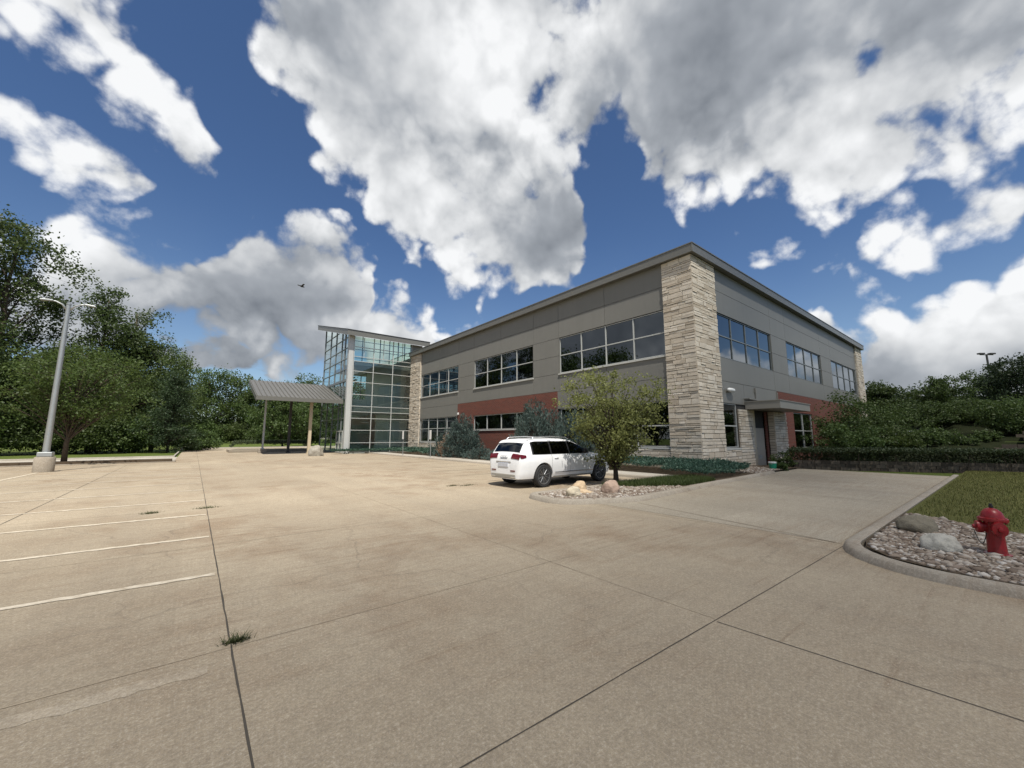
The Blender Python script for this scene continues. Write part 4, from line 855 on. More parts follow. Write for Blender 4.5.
def build_plants():
    # trees by the lot's far left side
    tree('locust_tree', (-6.3,37.4,.14), 7.8, 1.9, 3.0, 95, 15000, .17, M['lf_honey'], M['bark'], 3, 'light green airy tree on the kerbed island behind the tall light pole', None, 'dome', .19, .12, .5, .3)
    tree('cottonwood_tree', (*pol(-53.0,66),-.05), 25.0, 3, 4.9, 55, 26000, .27, M['lf_oak'], M['bark'], 8, 'tallest tree in view with an open ragged crown at the far left edge', None, 'oval', .15, .34, .75, .5, lobes=5)
    tree('cottonwood_tree', (*pol(-46.6,68),-.05), 21.8, 3, 1.7, 32, 13000, .24, M['lf_oak'], M['bark'], 9, 'slim upright dark tree with knobby top rising just behind the light pole', None, 'oval', .20, .22, .75, .5, lobes=3)
    tree('cottonwood_tree', (*pol(-44.3,68),-.05), 20.4, 3, 1.5, 30, 11000, .24, M['lf_oak'], M['bark'], 10, 'slim upright dark tree with pointed top, right of the light pole', None, 'oval', .20, .20, .75, .5, lobes=3)
    tree('round_tree', (*pol(-42.0,68),-.05), 14.4, 1.2, 3.9, 80, 26000, .24, M['lf_far'], M['bark'], 11, 'broad round dense tree at the right end of the left tree group', None, 'oval', .17, .22)
    tree('round_tree', (*pol(-47.5,66),-.05), 12.0, 1.2, 4.6, 75, 22000, .25, M['lf_far'], M['bark'], 12, 'mid height bushy tree filling the gap behind the island tree')
    tree('spruce_tree', (*pol(-40.6,61),-.05), 9.6, .2, 3.3, 95, 17000, .24, M['lf_dark'], M['bark_d'], 13, 'dark conical evergreen standing low in front of the broad round tree', None, 'cone', .13, .14, .3)
    tree('round_tree', (*pol(-54.8,64),-.05), 15.0, 2.0, 4.6, 65, 22000, .26, M['lf_oak'], M['bark'], 14, 'dark leafy tree cut by the left picture edge behind the light pole')
    for i, (az, d, rx, H, lab) in enumerate([(-53,64,3.8,5.6,'leafy shrub at the left picture edge behind the grass verge'),(-49.2,64,3.6,5.0,'leafy shrub behind the verge directly left of the light pole'),(-46.0,63,3.6,5.0,'leafy shrub on the verge behind the island tree trunk'),(-43.2,63,3.0,4.0,'low leafy shrub between the island tree and the dark evergreen'),(-38.6,68,2.4,2.6,'small low shrub at the right foot of the dark evergreen')]):
        shrub_leaves('verge_shrub', (*pol(az,d),-.05), rx, H, 55, 12000, .24, M['lf_shrub'], 30+i, lab, 'shrubs along the verge')
    # woods beyond the grass strip: three kinds, copied
    G = 'trees in the wood line beyond the grass'; lab = 'deciduous tree in the far wood line beyond the grass strip'
    P = [tree('wood_tree', (*pol(-37.6,156),-.05), 24, .8, 8.6, 60, 15000, .55, M['lf_far'], M['bark'], 40, lab, G, 'oval', .19), tree('wood_tree', (*pol(-34.6,156),-.05), 22.3, .6, 7.7, 55, 14000, .55, M['lf_far'], M['bark'], 41, lab, G, 'oval', .2), tree('wood_tree', (*pol(-32.2,154),-.05), 20.8, .8, 8.3, 55, 14000, .55, M['lf_oak'], M['bark'], 42, lab, G, 'dome', .2)]
    g = random.Random(77); az = -30.0; i = 0
    while az < -10: 
        dup(P[i%3], (*pol(az, 156+g.uniform(-8,10)),-.05), g.uniform(0,6.28), g.uniform(.86,1.08)); az += g.uniform(1.6,2.6); i += 1
    for az in (-41,-44,-47.5,-50.5,-54): dup(P[i%3], (*pol(az, 150+g.uniform(-5,8)),-.05), g.uniform(0,6.28), g.uniform(.8,1.0)); i += 1
    lab = 'low bushy understorey shrub at the foot of the far wood line'; G = 'shrubs under the wood line'
    s = shrub_leaves('wood_shrub', (*pol(-38.5,146),-.05), 5.2, 6.2, 40, 8000, .45, M['lf_far'], 45, lab, G); az = -36.4
    while az < -9: dup(s, (*pol(az, 146+g.uniform(-5,5)),-.05), g.uniform(0,6.28), g.uniform(.75,1.2)); az += g.uniform(1.7,2.4)
    tree('round_tree', (*pol(-29.8,86),-.05), 10.5, .8, 4.6, 60, 13000, .34, M['lf_far'], M['bark'], 46, 'nearer bushy tree seen under the canopy roof between its posts')
    tree('round_tree', (*pol(-26.8,92),-.05), 10.0, .8, 4.2, 55, 12000, .36, M['lf_oak'], M['bark'], 47, 'dark tree seen under the canopy next to the tower entrance')
    h = cover('low_hedge', [(3.5,55.8),(11.6,55.8),(11.6,59.7),(3.5,59.7)], lambda p: .25+.75*np.minimum(1, np.minimum(p[:,0]-3.4, 11.7-p[:,0])/.5), 9000, M['lf_hedge'], 48, .2)
    h.location.z = .2; tag(h, 'low clipped green hedge in the raised bed behind the canopy posts', 'hedge')
    # trees west of the lot, seen in the office windows
    for i, (x, y, s, k) in enumerate([(-31,55,.9,0),(-33,45,.8,2),(-30,36,.72,1),(-36,27,.95,0),(-31,66,1.0,1),(-30,15,.8,2),(-36,76,1.04,0)]):
        dup(P[k], (x,y,-.05), i*1.3, s, 'tree on the west side of the lot mirrored in the upper office windows', 'trees west of the lot')
    # planting along the office
    tree('ornamental_tree', (11.85,8.95,.08), 4.05, .6, 1.75, 125, 14000, .095, M['lf_pear'], M['bark_d'], 52, 'small yellow green ornamental tree on the island beside the parked car', None, 'vase', .14, .085, .6, .25)
    juniper('juniper_shrub', (17.75,19.6,.08), 2.35, 3.9, 700, M['lf_juni'], 54, 'big blue grey feathery juniper behind the roof of the parked car')
    juniper('juniper_shrub', (17.9,16.6,.08), 1.7, 3.2, 420, M['lf_juni'], 55, 'blue grey juniper half hidden behind the small yellow green tree')
    juniper('juniper_shrub', (17.5,28.6,.08), 1.85, 3.3, 520, M['lf_juni'], 56, 'dark blue green juniper with a brown patch, under the left brick wall', extra=(M['lf_dry'], lambda C: (C[:,1] > .35)&(C[:,1] < 1.15)&(C[:,0] < -.55)&(C[:,2] < 2.0)))
    juniper('juniper_shrub', (17.3,31.2,.08), 1.35, 2.0, 300, M['lf_juni'], 57, 'smaller grey green juniper at the left end of the shrub group, by a sign post')
    juniper('juniper_shrub', (16.9,25.2,.08), 1.2, 1.0, 200, M['lf_juni'], 58, 'low spreading juniper at the right foot of the dark blue green juniper', .4)
    juniper('juniper_shrub', (16.9,22.8,.08), 1.1, .8, 180, M['lf_juni'], 59, 'lowest grey green juniper just left of the parked car', .4)
    tag(cover('ground_cover', [(11.2,43.1),(19.8,43.1),(19.8,44.4),(11.2,44.4)], lambda p: .30+0*p[:,0], 5000, M['lf_cover'], 61, .2), kind='stuff')
    tag(cover('ground_cover', [(16.4,32.5),(19.8,32.5),(19.8,43),(16.4,43)], lambda p: .40+.1*np.sin(p[:,1]*2), 9000, M['lf_cover'], 62, .2), kind='stuff')
    jp = [(15.0,9.1),(15.2,8.1),(16.3,7.35),(18.6,7.45),(20.6,7.9),(20.6,9.2),(19.7,9.7),(19.7,15),(16.45,15),(16.4,9.3)]
    tag(cover('ground_cover', jp, lambda p: .28+.22*np.clip((p[:,1]-7.3)/2,0,1)+.08*np.sin(p[:,0]*3.1)*np.sin(p[:,1]*2.7)+.05*np.sin(p[:,0]*9+p[:,1]*7), 26000, M['lf_cover'], 63, .12), kind='stuff')
    for i, (x, y, H, lab) in enumerate([(25.9,8.0,1.0,'tall leafy weed at the foot of the pale entrance pier'),(26.2,8.6,.75,'shorter leafy weed right of the entrance pier'),(23.9,7.7,.35,'small weed on the rocks beside the green bucket')]):
        shrub_leaves('weed_plant', (x,y,.0), .38, H, 16, 900, .09, M['lf_shrub'], 70+i, lab, None, 'weed')
    # hedge on its low block wall
    hp = [(26.25,7.85),(28.3,4.3),(30.9,-.2),(35.8,-9)]
    mb = MB(); r = random.Random(4)
    for a, b in zip(hp[:-1], hp[1:]):
        a, b = Vector(a), Vector(b); t = (b-a).normalized(); nx = Vector((-t.y,t.x)); L = (b-a).length
        for c in range(3):
            u = -(c%2)*.2
            while u < L:
                u0, u1 = max(0,u)+.008, min(L,u+.42)-.008
                if u1-u0 > .05:
                    q = [a+t*u0-nx*(.16+r.uniform(0,.02)), a+t*u1-nx*(.16+r.uniform(0,.02)), a+t*u1+nx*.16, a+t*u0+nx*.16]; mb.prism([(v.x,v.y) for v in q], -.05+c*.17+.006, -.05+(c+1)*.17)
                u += .42
    k = NT('wall_block'); c = k.ramp(k.rand(), (0,(.06,.05,.04)), (1,(.14,.115,.09))); M['block'] = k.fin(c, .95, 0, .1)
    tag(mb.build('retaining_wall', M['block']), 'low brown block wall under the clipped hedge at the end of the driveway', 'wall')
    C = []; g = np.random.default_rng(90)
    for a, b in zip(hp[:-1], hp[1:]):
        a, b = np.array(a), np.array(b); n = int(np.hypot(*(b-a))*2300); t = g.uniform(-.01,1.01,n)[:,None]; d = (b-a)/np.hypot(*(b-a)); nx = np.array([d[1],-d[0]])
        face = g.uniform(0,1,n); w = np.where(face < .45, -.52-.08*g.normal(size=n), g.uniform(-.55,.6,n)); z = np.where(face < .45, g.uniform(.03,1.06,n), 1.03+.05*g.normal(size=n))
        z = z-.06*np.abs(np.sin(t[:,0]*17))*(face < .45); xy = a+(b-a)*t-nx[None]*w[:,None]*-1; C.append(np.concatenate([xy, z[:,None]], 1))
    o = empty('clipped_hedge', (29,3,0), 'long clipped dark green hedge running across the end of the driveway', 'hedge')
    link_mesh('foliage', leaf_mesh('foliage', np.concatenate(C)-np.array([29,3,0]), .10, .6, M['lf_hedge'], 91), o)
    tb = MB(); rr = random.Random(8)
    for a, b in zip(hp[:-1], hp[1:]):
        a, b = Vector(a), Vector(b)
        for k in range(int((b-a).length*2)):
            p = a.lerp(b, rr.random()); tb.tube([Vector((p.x-29-.15,p.y-3-.1,.0)), Vector((p.x-29+rr.uniform(-.3,.3),p.y-3+rr.uniform(-.3,.3),1.0))], [.02,.008], 4)
    tb.build('stem', M['bark'], o)
    # shrubs and trees on the bank
    def at(px, fw): r = (px-512)/399.6*fw; return (fw*math.sin(YAW)+r*math.cos(YAW), fw*math.cos(YAW)-r*math.sin(YAW))
    rows = [(834,30,397,22,'dark leafy shrub against the right end of the brick wall'),(866,33,402,27,'tall dark shrub in front of the far stone column'),(901,34,404,27,'wide dark shrub in the middle of the bank, behind a small light bush'),(938,34,404,27,'wide dark shrub on the bank below the spreading tree'),(972,33,402,22,'light topped shrub on the bank, left of the terrace walls'),
            (903,27,437,15,'small yellow green bush just above the clipped hedge'),(846,28,424,24,'dark shrub behind the hedge, nearest the brick wall'),(882,29,426,24,'dark shrub standing behind the small yellow green bush'),(930,28,430,22,'low dark shrub behind the middle of the hedge'),(955,27,437,17,'lowest leafy shrub behind the hedge, left of the terraces'),(1012,28,396,22,'light green bush at the right picture edge above the terraces'),(985,27,444,12,'small dark plant on the lowest terrace'),(1040,30,398,30,'dark leafy bush just cut by the right picture edge')]
    for i, (px, fw, top, hw, lab) in enumerate(rows):
        s = 399.6/fw; x, y = at(px, fw); y = min(y, 7.6); zb = bank_z(x, y)-.15; zt = CAM_H+(438-top)/s; H = max(.7, zt-zb); rx = hw/s*.82
        light = px in (903, 972, 1012)
        shrub_leaves('bank_shrub', (x,y,zb), rx*1.1, H, 42 if H > 1 else 24, 8500 if H > 1.5 else 3500, .15, M['lf_honey'] if px in (903,) else (M['lf_shrub'] if not light else M['lf_far']), 300+i, lab, 'shrubs on the bank')
    rows = [(884,48,384,19,'oval','bushy tree just right of the far stone column'),(906,54,392,17,'dome','small dark tree between two taller trees above the bank'),(944,42,380,24,'vase','spreading flat topped tree with feathery branches on the bank'),(998,46,368,24,'oval','big dark round tree below the twin lamp pole'),(1026,40,354,25,'oval','tall dark tree cut by the right picture edge'),(868,52,388,16,'oval','tree right behind the end of the office roof line'),(966,62,398,18,'dome','low distant tree left of the dark shed'),(926,66,397,18,'dome','low distant tree behind the spreading tree')]
    for i, (px, fw, top, hw, sh, lab) in enumerate(rows):
        s = 399.6/fw; x, y = at(px, fw); zb = 3.0 if y < 7 else 2; H = CAM_H+(438-top)/s-zb
        tree('bank_tree', (x,y,zb), H, .7 if sh != 'vase' else 1.2, hw/s*1.0, 60, 12000 if sh != 'vase' else 7000, .22, M['lf_dark'] if i in (1,4) else M['lf_shrub'], M['bark_d'], 330+i, lab, 'trees on the bank', sh, .19)
    for i, (bx, z0, z1, lab) in enumerate([(33.5,.9,1.5,'lowest dark terrace wall right of the bank shrubs'),(36.5,1.5,2.3,'middle dark terrace wall on the right bank'),(39.5,2.2,3.1,'topmost dark terrace wall on the right bank')]):
        mb = MB(); t0, t1 = (.4-i*.9, -16)
        for c in range(int((z1-z0)/.2)):
            u = t1-(c%2)*.3
            while u < t0:
                x0 = bx+(8.5-u)*.42; x1 = bx+(8.5-u-.56)*.42; d = r.uniform(0,.03)
                mb.prism([(x0-d,u+.01),(x1-d,u+.57),(x1+.4,u+.57),(x0+.4,u+.01)], z0+c*.2+.008, z0+(c+1)*.2); u += .58
        tag(mb.build('terrace_wall', M['block']), lab, 'wall', 'terrace walls on the bank')
        mb = MB(); mb.sheet([(bx+(8.5-t1)*.42+.39,t1),(bx+(8.5-t0)*.42+.39,t0),(bx+(8.5-t0)*.42+3.6,t0),(bx+(8.5-t1)*.42+3.6,t1)], z1-.06); tag(mb.build('terrace', M['meadow']), kind='structure')
# ------------------------------------------------------------------ the parked car
def lerp_tab(t, x):
    if x <= t[0][0]: return t[0][1]
    for (a, p), (b, q) in zip(t[:-1], t[1:]):
        if x <= b: 
            f = (x-a)/(b-a); return p+(q-p)*f
    return t[-1][1]
TOP = [(-1.03,.62),(-1.02,.80),(-.99,.98),(-.955,1.08),(-.86,1.22),(-.73,1.42),(-.64,1.54),(-.55,1.60),(-.35,1.645),(0,1.68),(.7,1.70),(1.25,1.68),(1.62,1.625),(1.95,1.50),(2.3,1.325),(2.6,1.185),(2.85,1.135),(3.4,1.09),(3.75,1.01),(3.95,.91),(4.06,.76),(4.10,.60)]
WID = [(-1.03,.70),(-1.01,.78),(-.96,.845),(-.87,.90),(-.70,.95),(-.42,.99),(0,1.0),(3.1,1.0),(3.5,.965),(3.8,.89),(4.0,.76),(4.1,.60)]
SEC = [(.28,.90),(.45,.965),(.62,.985),(.78,1.0),(.95,.995),(1.08,.965),(1.14,.945),(1.4,.85),(1.65,.745),(1.8,.67)]
zt = lambda x: lerp_tab(TOP, x)
wd = lambda x, z: lerp_tab(WID, x)*lerp_tab(SEC, z)
def build_car():
    o = empty('parked_car', (9.52,11.2,0), 'white five door SUV parked nose in beside the planting island', 'car', None, math.radians(1.5))
    mb = MB(); zb = .30
    xs = sorted({round(-1.03+5.13*i/90,3) for i in range(91)} | {t[0] for t in TOP}); T = [0,.08,.16,.25,.34,.43,.52,.61,.70,.78,.86,.92,.97,1.0]; ring = []
    for x in xs:
        top = zt(x); half = [(0,zb),(wd(x,zb)*.93,zb)]
        for t in T:
            z = zb+.02+(top-zb-.05)*t; k = 1.0 if t < .86 else 1-.10*((t-.86)/.14)**2
            half.append((wd(x,z)*k, z))
        w = half[-1][0]
        for f in (.82,.5,.25,0): half.append((w*f, top-.03+.03*(1-f**2.4)))
        ring.append([(x,y,z) for y,z in half]+[(x,-y,z) for y,z in half[-2:0:-1]])
    n = len(ring[0])
    for r in ring: mb.v += r
    for i in range(len(ring)-1):
        for k in range(n): mb.f.append((i*n+k,(i+1)*n+k,(i+1)*n+(k+1)%n,i*n+(k+1)%n)); mb.m.append(0)
    mb.f += [tuple(range(n)), tuple(range((len(ring)-1)*n,len(ring)*n))[::-1]]; mb.m += [0,0]
    body = mb.build('body', M['car'], o); bm = bmesh.new(); bm.from_mesh(body.data); bmesh.ops.recalc_face_normals(bm, faces=bm.faces); bm.to_mesh(body.data); bm.free()
    cut = MB()
    for x in (0,3.1):
        for s in (-1,1): cut.lathe([(.445,0),(.445,.45)], (x,s*.62,.40), (0,s,0), 40)
    cu = cut.build('arch_cut', M['black'], o); bm = bmesh.new(); bm.from_mesh(cu.data); bmesh.ops.recalc_face_normals(bm, faces=bm.faces); bm.to_mesh(cu.data); bm.free()
    md = body.modifiers.new('b','BOOLEAN'); md.object = cu; md.operation = 'DIFFERENCE'; md.solver = 'EXACT'
    bpy.context.view_layer.update(); dg = bpy.context.evaluated_depsgraph_get(); me = bpy.data.meshes.new_from_object(body.evaluated_get(dg))
    body.modifiers.clear(); body.data = me; bpy.data.objects.remove(cu)
    me.materials.clear(); me.materials.append(M['car']); me.polygons.foreach_set('material_index', [0]*len(me.polygons)); me.polygons.foreach_set('use_smooth', [True]*len(me.polygons)); me.set_sharp_from_angle(angle=math.radians(32))
    def side(s, lo, hi, x0, x1, off, nx=14, nz=5):
        b = MB(); P = []
        for i in range(nx+1):
            x = x0+(x1-x0)*i/nx; a, c = lo(x), hi(x)
            for j in range(nz+1):
                z = a+(max(c,a+.002)-a)*j/nz; P.append((x, s*(wd(x,z)+off), z))
        b.v = P
        for i in range(nx):
            for j in range(nz):
                q = (i*(nz+1)+j,(i+1)*(nz+1)+j,(i+1)*(nz+1)+j+1,i*(nz+1)+j+1); b.f.append(q if s < 0 else q[::-1]); b.m.append(0)
        return b
    up = lambda x: min(zt(x)-.10, 1.55); lo = lambda x: 1.135
    def over(x0, x1, yf0, yf1, off, nx=6, ny=12):
        b = MB()
        for i in range(nx+1):
            x = x0+(x1-x0)*i/nx; z = zt(x); w = wd(x,z-.03)*.9; dz = (zt(x+.02)-zt(x-.02))/.04; l = math.hypot(1,dz); ox, oz = -dz/l*off, off/l
            for j in range(ny+1):
                f = yf0+(yf1-yf0)*j/ny; b.v.append((x+ox, w*f, z-.03+.03*(1-abs(f)**2.4)+oz))
        for i in range(nx):
            for j in range(ny): b.f.append((i*(ny+1)+j,(i+1)*(ny+1)+j,(i+1)*(ny+1)+j+1,i*(ny+1)+j+1)); b.m.append(0)
        return b
    for s in (-1,1):
        side(s, lambda x: lo(x)-.02, lambda x: up(x)+.02, -.50, 2.45, .004, 24).build('window_surround', M['black'], o)
        for x0, x1 in ((-.44,.36),(.44,1.30),(1.38,2.34)): side(s, lo, up, x0, x1, .009).build('side_window', M['carglass'], o, smooth=True)
        side(s, lambda x: .47, lambda x: .50, .55, 2.65, .012, 8, 1).build('sill_trim', M['chrome'], o)
        side(s, lambda x: .30, lambda x: .36, .5, 2.6, .010, 8, 1).build('lower_trim', M['grey_t'], o)
        for x in (.40,1.34,2.28): side(s, lambda q: .40, lambda q: 1.12, x-.004, x+.004, .0035, 1, 8).build('door_gap', M['seam'], o)
        for x in (.62,1.60):
            b = MB(); y = s*(wd(x,.98)+.02); b.tube([(x-.10,s*(wd(x,.98)-.01),.985),(x-.08,y,.99),(x+.08,y,.99),(x+.10,s*(wd(x,.98)-.01),.985)], .014, 6); b.build('door_handle', M['car'], o, smooth=True)
        b = MB(); y = s*1.04; b.lathe([(.02,-.10),(.085,-.08),(.10,0),(.085,.07),(.02,.09)], (2.10,s*1.06,1.21), (1,0,0), 12); b.box(2.08,2.16,s*.90,s*1.0,1.14,1.18); b.build('wing_mirror', M['black'], o, smooth='auto')
        b = MB(); b.tube([(-.35,s*.66,1.64),(-.2,s*.68,1.71),(.6,s*.69,1.74),(1.4,s*.68,1.715),(1.6,s*.66,1.655)], .018, 8); b.build('roof_rail', M['chrome'], o, smooth=True)
        # tail lamp wraps from the tailgate to the flank
        b = over(-.985,-.905, s*.52, s*1.1, .016, 4, 8); o2 = side(s, lambda x: .99+max(0,x+.9)*.25, lambda x: 1.13-max(0,x+.9)*.2, -.955, -.76, .014, 6, 3); b.add(o2.v, o2.f); b.build('tail_lamp', M['tail'], o, smooth='auto')
        b = MB(); b.box(-1.043,-1.0,s*.40,s*.64,.56,.60); b.build('bumper_reflector', M['tail'], o)
        b = MB(); b.box(-1.05,-.9,s*.42,s*.66,.34,.40); b.build('exhaust_tip', M['chrome'], o, bevel=.015)
        b = side(s, lambda x: .80, lambda x: .93-.02*(x-3.5), 3.55, 3.98, .006, 6, 3); b.build('headlamp', M['chrome'], o, smooth=True)
    over(-.865,-.665,-.93,.93,.010,8,14).build('rear_window', M['carglass'], o, smooth=True)
    over(1.90,2.54,-.95,.95,.010,10,14).build('windscreen', M['carglass'], o, smooth=True)
    b = over(-.66,-.40,-1.0,1.0,.022,6,14); b.build('roof_spoiler', M['car'], o, smooth=True)
    b = MB(); b.box(-1.048,-.95,-.66,.66,.315,.47); b.build('rear_diffuser', M['grey_t'], o, bevel=.03)
    b = MB(); b.box(-1.046,-.98,-.27,.27,.70,.83); b.build('number_plate', M['plate'], o, bevel=.004)
    b = MB(); b.box(-1.030,-1.0,-.40,.40,.865,.885); b.build('tailgate_trim', M['chrome'], o)
    b = MB()
    for k in range(4):
        c = Vector((-.985,-.135+k*.09,1.03)); pts = [(c.x-.012+.045*math.sin(a)*-.18*0, c.y+.06*math.cos(a), c.z+.045*math.sin(a)) for a in [2*math.pi*q/16 for q in range(17)]]; b.tube(pts, .007, 5, cap=False)
    b.build('badge', M['chrome'], o)
    b = MB(); b.box(4.07,4.13,-.45,.45,.42,.78); b.build('grille', M['black'], o, bevel=.01)
    b = MB(); b.box(-.5,3.5,-.70,.70,.55,.62); b.box(-.1,3.2,-.58,.58,.30,.55); b.build('underbody', M['carin'], o)
    for x in (0,3.1):
        for s in (-1,1):
            w = MB(); y0 = s*.74; w.lathe([(.27,0),(.36,.0),(.388,.03),(.392,.12),(.388,.21),(.36,.245),(.285,.245),(.27,.22)], (x,y0,.392), (0,s,0), 36); wo = w.build('wheel', M['tyre'], o, smooth='auto')
            r = MB(); yr = y0+s*.20; r.lathe([(.285,0),(.285,.035),(.262,.035),(.255,-.05),(.02,-.06)], (x,yr,.392), (0,s,0), 36); r.lathe([(.06,-.05),(.06,.015),(.02,.02)], (x,yr,.392), (0,s,0), 12)
            for k in range(10):
                a = 2*math.pi*(k//2)/5+(.20 if k%2 else -.20); d = Vector((math.cos(a),0,math.sin(a))); e = Vector((math.cos(a+(.10 if k%2 else -.10)),0,math.sin(a+(.10 if k%2 else -.10)))); c = Vector((x,yr+s*.008,.392))
                r.tube([c+d*.05, c+e*.268], [.022,.017], 4)
            r.build('rim', M['rim'], wo, smooth='auto')
            dk = MB(); dk.lathe([(.255,-.02),(.255,-.10),(.02,-.10),(.02,-.07)], (x,yr,.392), (0,s,0), 24); dk.build('brake_disc', M['carin'], wo)
    return o
# ------------------------------------------------------------------ street furniture
def build_hydrant():
    o = empty('fire_hydrant', (8.85,.31,.085), 'red fire hydrant standing in the gravel bed at the lawn edge', 'fire hydrant', None, math.radians(110)); R = M['red']
    b = MB(); b.lathe([(.17,0),(.17,.025),(.125,.03),(.12,.05),(.112,.30),(.118,.44),(.125,.47)], n=28); b.build('barrel', R, o, smooth='auto')
    b = MB(); b.lathe([(.13,.47),(.185,.475),(.19,.50),(.185,.52),(.15,.53),(.145,.55),(.125,.60),(.085,.64),(.04,.66),(.03,.662)], n=28)
    for k in range(8): a = k*math.pi/4; b.lathe([(.016,.455),(.016,.53)], (math.cos(a)*.165,math.sin(a)*.165,0), n=6)
    b.build('bonnet', R, o, smooth='auto')
    b = MB(); b.lathe([(.03,.66),(.03,.70),(.022,.70),(.018,.725)], n=5); b.build('operating_nut', M['black'], o)
    for d, r, L, nm in (((1,0,0),.068,.175,'hose_nozzle'),((0,1,0),.080,.19,'pumper_nozzle')):
        b = MB(); b.lathe([(r,.06),(r,L-.03),(r*1.22,L-.03),(r*1.28,L),(r*1.22,L+.045),(r*.5,L+.05),(r*.45,L+.055),(r*.42,L+.09),(r*.2,L+.095)], (0,0,.385), d, 16); q = b.build(nm, R, o, smooth='auto')
    b = MB(); pts = [(.27,.02,.33)]; 
    for k in range(9): t = k/8; pts.append((.26-.14*t, .03+.03*t, .33-.17*math.sin(math.pi*t)-.02*t))
    for p, q in zip(pts[:-1], pts[1:]): b.tube([p, q], .007, 5)
    b.build('chain', M['steel_d'], o)
    for ob in children(o):
        for v in ob.data.vertices: v.co = Vector((v.co.x*.78, v.co.y*.78, v.co.z*.96))
    return o
def build_furniture():
    o = empty('light_pole', (-5.74,30.25,0), 'tall grey twin arm light pole on a round concrete base in the parking lot', 'light pole')
    b = MB(); b.lathe([(.37,-.05),(.37,.70),(.345,.74),(.0,.75)], n=32); b.build('concrete_base', M['kerb'], o, smooth='auto')
    b = MB(); b.box(-.26,.26,-.26,.26,.75,.98); b.build('base_cover', M['galv'], o, bevel=.03)
    b = MB(); b.tube([(0,0,.98),(0,0,8.62)], [.135,.085], 14); b.lathe([(.10,0),(.10,.05),(.02,.09)], (0,0,8.62)); b.build('pole', M['galv'], o, smooth='auto')
    for s, L in ((-1,.78),(1,.78)):
        b = MB(); b.tube([(s*.06,0,8.35),(s*L*.3,0,8.60),(s*L*.6,0,8.72),(s*L*.85,0,8.73)], [.045,.04,.035,.035], 8); a = b.build('arm', M['galv'], o, smooth=True)
        b = MB(); b.add([(s*x,y,z) for x,y,z in ((L*.72,-.06,8.70),(L*.72,.06,8.70),(L*1.28,.15,8.66),(L*1.28,-.15,8.66),(L*.72,-.06,8.79),(L*.72,.06,8.79),(L*1.28,.15,8.73),(L*1.28,-.15,8.73))], [(0,1,2,3),(4,7,6,5),(0,4,5,1),(1,5,6,2),(2,6,7,3),(3,7,4,0)]); b.build('lamp_head', M['galv'], a, bevel=.02)
    x, y = pol(math.degrees(math.atan((1000-512)/399.6)), 65/math.cos(math.atan((1000-512)/399.6)))
    o = empty('light_pole', (x,y,4.0), 'dark twin head lamp pole rising behind the trees at the far right', 'light pole', None, -YAW)
    b = MB(); b.tube([(0,0,0),(0,0,11.5)], [.16,.13], 10); b.box(-1.1,1.1,-.06,.06,11.35,11.47); b.build('pole', M['steel_d'], o)
    for s in (-1,1): b = MB(); b.box(s*.45,s*1.35,-.25,.25,11.48,11.72); b.build('lamp_head', M['steel_d'], o, bevel=.04)
    for loc, lab, t in (((15.15,35.2,.1),'thin post with a white parking sign in front of the glass tower',.04),((15.15,29.7,.1),'thin post with a white parking sign against the juniper shrubs',.0)):
        o = empty('sign_post', loc, lab, 'sign'); b = MB(); b.tube([(0,0,0),(-.02,-t,2.2)], .025, 8); b.build('post', M['galv'], o)
        b = MB(); b.box(-.055,-.047,-.17-t,.17-t,1.45,2.2); b.build('sign_panel', M['white'], o, bevel=.003)
    o = empty('bucket', (23.6,7.95,.06), 'green plastic bucket with a white rim beside the entrance door', 'bucket'); o.scale = (.8,.8,.8); b = MB(); b.lathe([(.19,0),(.235,.42),(.22,.42),(.18,.03),(.0,.03)], n=24); b.build('pail', M['green'], o, smooth='auto')
    b = MB(); b.lathe([(.238,.40),(.25,.42),(.25,.48),(.22,.49),(.0,.485)], n=24); b.build('lid', M['white'], o, smooth='auto')
    b = MB(); b.tube([(.24*math.cos(t),.24*math.sin(t)*.35-.18*math.sin(t),.38-.16*math.sin(t)) for t in [math.pi*k/12 for k in range(13)]], .008, 5); b.build('handle', M['galv'], o)
    # dark shed up on the bank
    th = math.atan((990-512)/399.6); x, y = pol(math.degrees(th), 58/math.cos(th)); o = empty('shed', (x,y,3.8), 'dark flat roofed building between the trees at the far right', 'building', None, -YAW)
    b = MB(); b.box(-7,7,0,8,-1,3.6); b.build('wall', plain('dark_siding', (.055,.055,.06), .8), o); b = MB(); b.box(-7.3,7.3,-.3,8.3,3.603,3.9); b.build('roof', M['gap'], o)
    for u in (-4.5,-1.2,2.1): b = MB(); b.box(u,u+1.8,-.06,-.002,.2,2.6); b.build('door', M['steel_d'], o)
    # a small bird over the lot
    d = Vector((.0,1,0)); x, y = pol(-29, 22); o = empty('bird', (x,y,9.3), 'small dark bird flying in front of the cloud left of the tower', 'bird', None, .4)
    b = MB(); b.lathe([(.002,-.14),(.03,-.09),(.048,0),(.035,.07),(.03,.10),(.02,.13),(.002,.16)], (0,0,0), (1,0,0), 10)
    for s in (-1,1):
        b.add([(.05,s*.03,.02),(-.05,s*.03,.02),(.07,s*.13,.10),(-.03,s*.14,.09),(-.04,s*.26,.06),(.05,s*.03,.008),(-.05,s*.03,.008),(.07,s*.13,.092),(-.03,s*.14,.082)], [(0,1,3,2),(2,3,4),(5,7,8,6),(7,4,8),(0,2,7,5),(1,6,8,3)])
    b.add([(-.10,-.02,.0),(-.10,.02,.0),(-.22,.05,.0),(-.22,-.05,.0),(-.10,-.02,.008),(-.10,.02,.008),(-.22,.05,.006),(-.22,-.05,.006)], [(0,1,2,3),(4,7,6,5),(0,4,5,1),(2,6,7,3),(0,3,7,4),(1,5,6,2)])
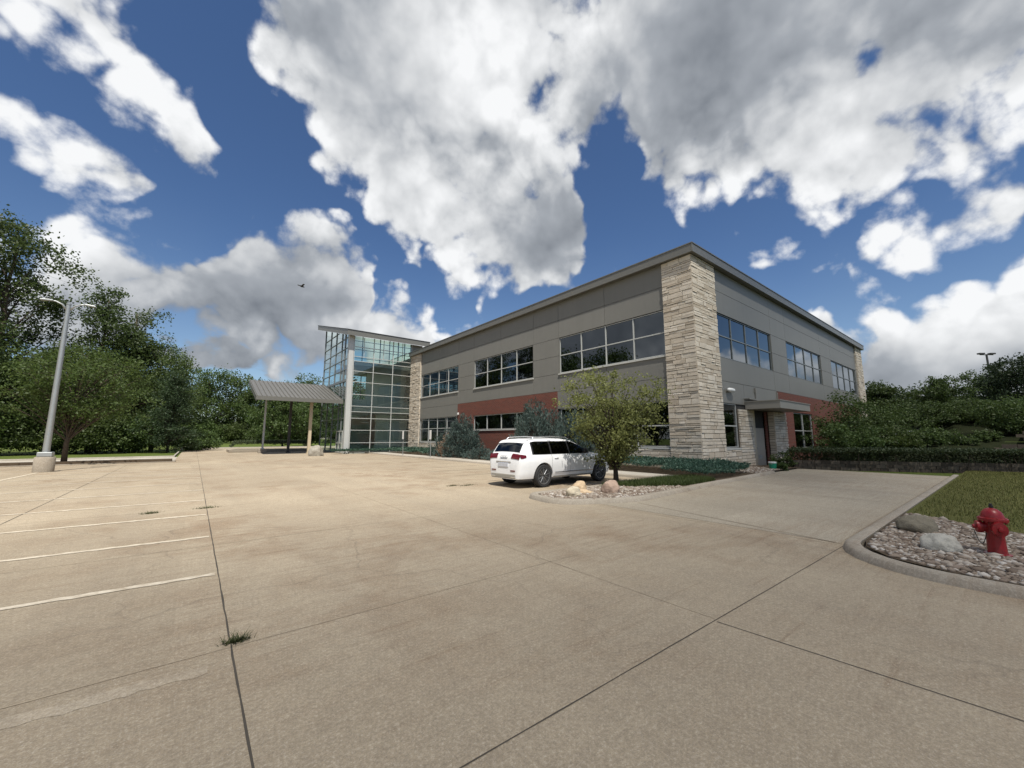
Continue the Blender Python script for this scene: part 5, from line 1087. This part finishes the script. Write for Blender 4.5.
    b.build('body', M['black'], o, smooth='auto')
    for v in children(o)[0].data.vertices: v.co *= 1.0
# ------------------------------------------------------------------ light
def build_light():
    l = bpy.data.lights.new('sun', 'SUN'); l.energy = SUN_E; l.angle = math.radians(.53); l.color = (1.0,.95,.86)
    o = bpy.data.objects.new('sun', l); COL.objects.link(o)
    s = Vector((SUN_H[0],SUN_H[1],0)).normalized()*math.cos(math.radians(SUN_EL))+Vector((0,0,math.sin(math.radians(SUN_EL))))
    o.rotation_euler = s.to_track_quat('Z','Y').to_euler()
    # unseen cloud added behind the viewer, outlined to shade near and right ground
    from mathutils import noise as nz
    bm = bmesh.new(); T = 1000/s.z
    shade = [(-90,-120),(120,-120),(140,60),(62,40),(28,20),(22.5,11.5),(17.5,4),(12.5,.5),(8.5,-2),(4,-7),(-6,-9),(-20,-10),(-90,-14)]
    N = 40; pts = []
    for i, (a, b) in enumerate(zip(shade, shade[1:]+shade[:1])):
        for k in range(6):
            f = k/6; p = Vector((a[0]+(b[0]-a[0])*f, a[1]+(b[1]-a[1])*f)); n = nz.noise(Vector((p.x*.09,p.y*.09,3)))*3.0; pts.append((p.x+n*.6, p.y+n))
    lo = [bm.verts.new((x+s.x*T, y+s.y*T, 1000)) for x, y in pts]; cx, cy = 20+s.x*T, -30+s.y*T
    prev = lo
    for k, (f, z) in enumerate(((.97,1012),(.85,1030),(.6,1048),(.3,1058))):
        cur = [bm.verts.new((cx+(v.co.x-cx)*f*(1+.06*math.sin(i*.7+k)), cy+(v.co.y-cy)*f*(1+.06*math.cos(i*.9+k)), z+6*math.sin(i*.8+k*2))) for i, v in enumerate(lo)]
        for i in range(len(cur)): bm.faces.new((prev[i],prev[(i+1)%len(cur)],cur[(i+1)%len(cur)],cur[i]))
        prev = cur
    bm.faces.new(prev); bm.faces.new(lo[::-1]); me = bpy.data.meshes.new('cloud'); bm.to_mesh(me); bm.free(); me.materials.append(M['cloud'])
    tag(link_mesh('cloud', me), kind='structure')
make_mats(); setup_render(); build_world(); build_ground(); build_beds(); build_office(); build_tower(); build_canopy(); build_plants(); build_car(); build_hydrant(); build_furniture(); build_light()
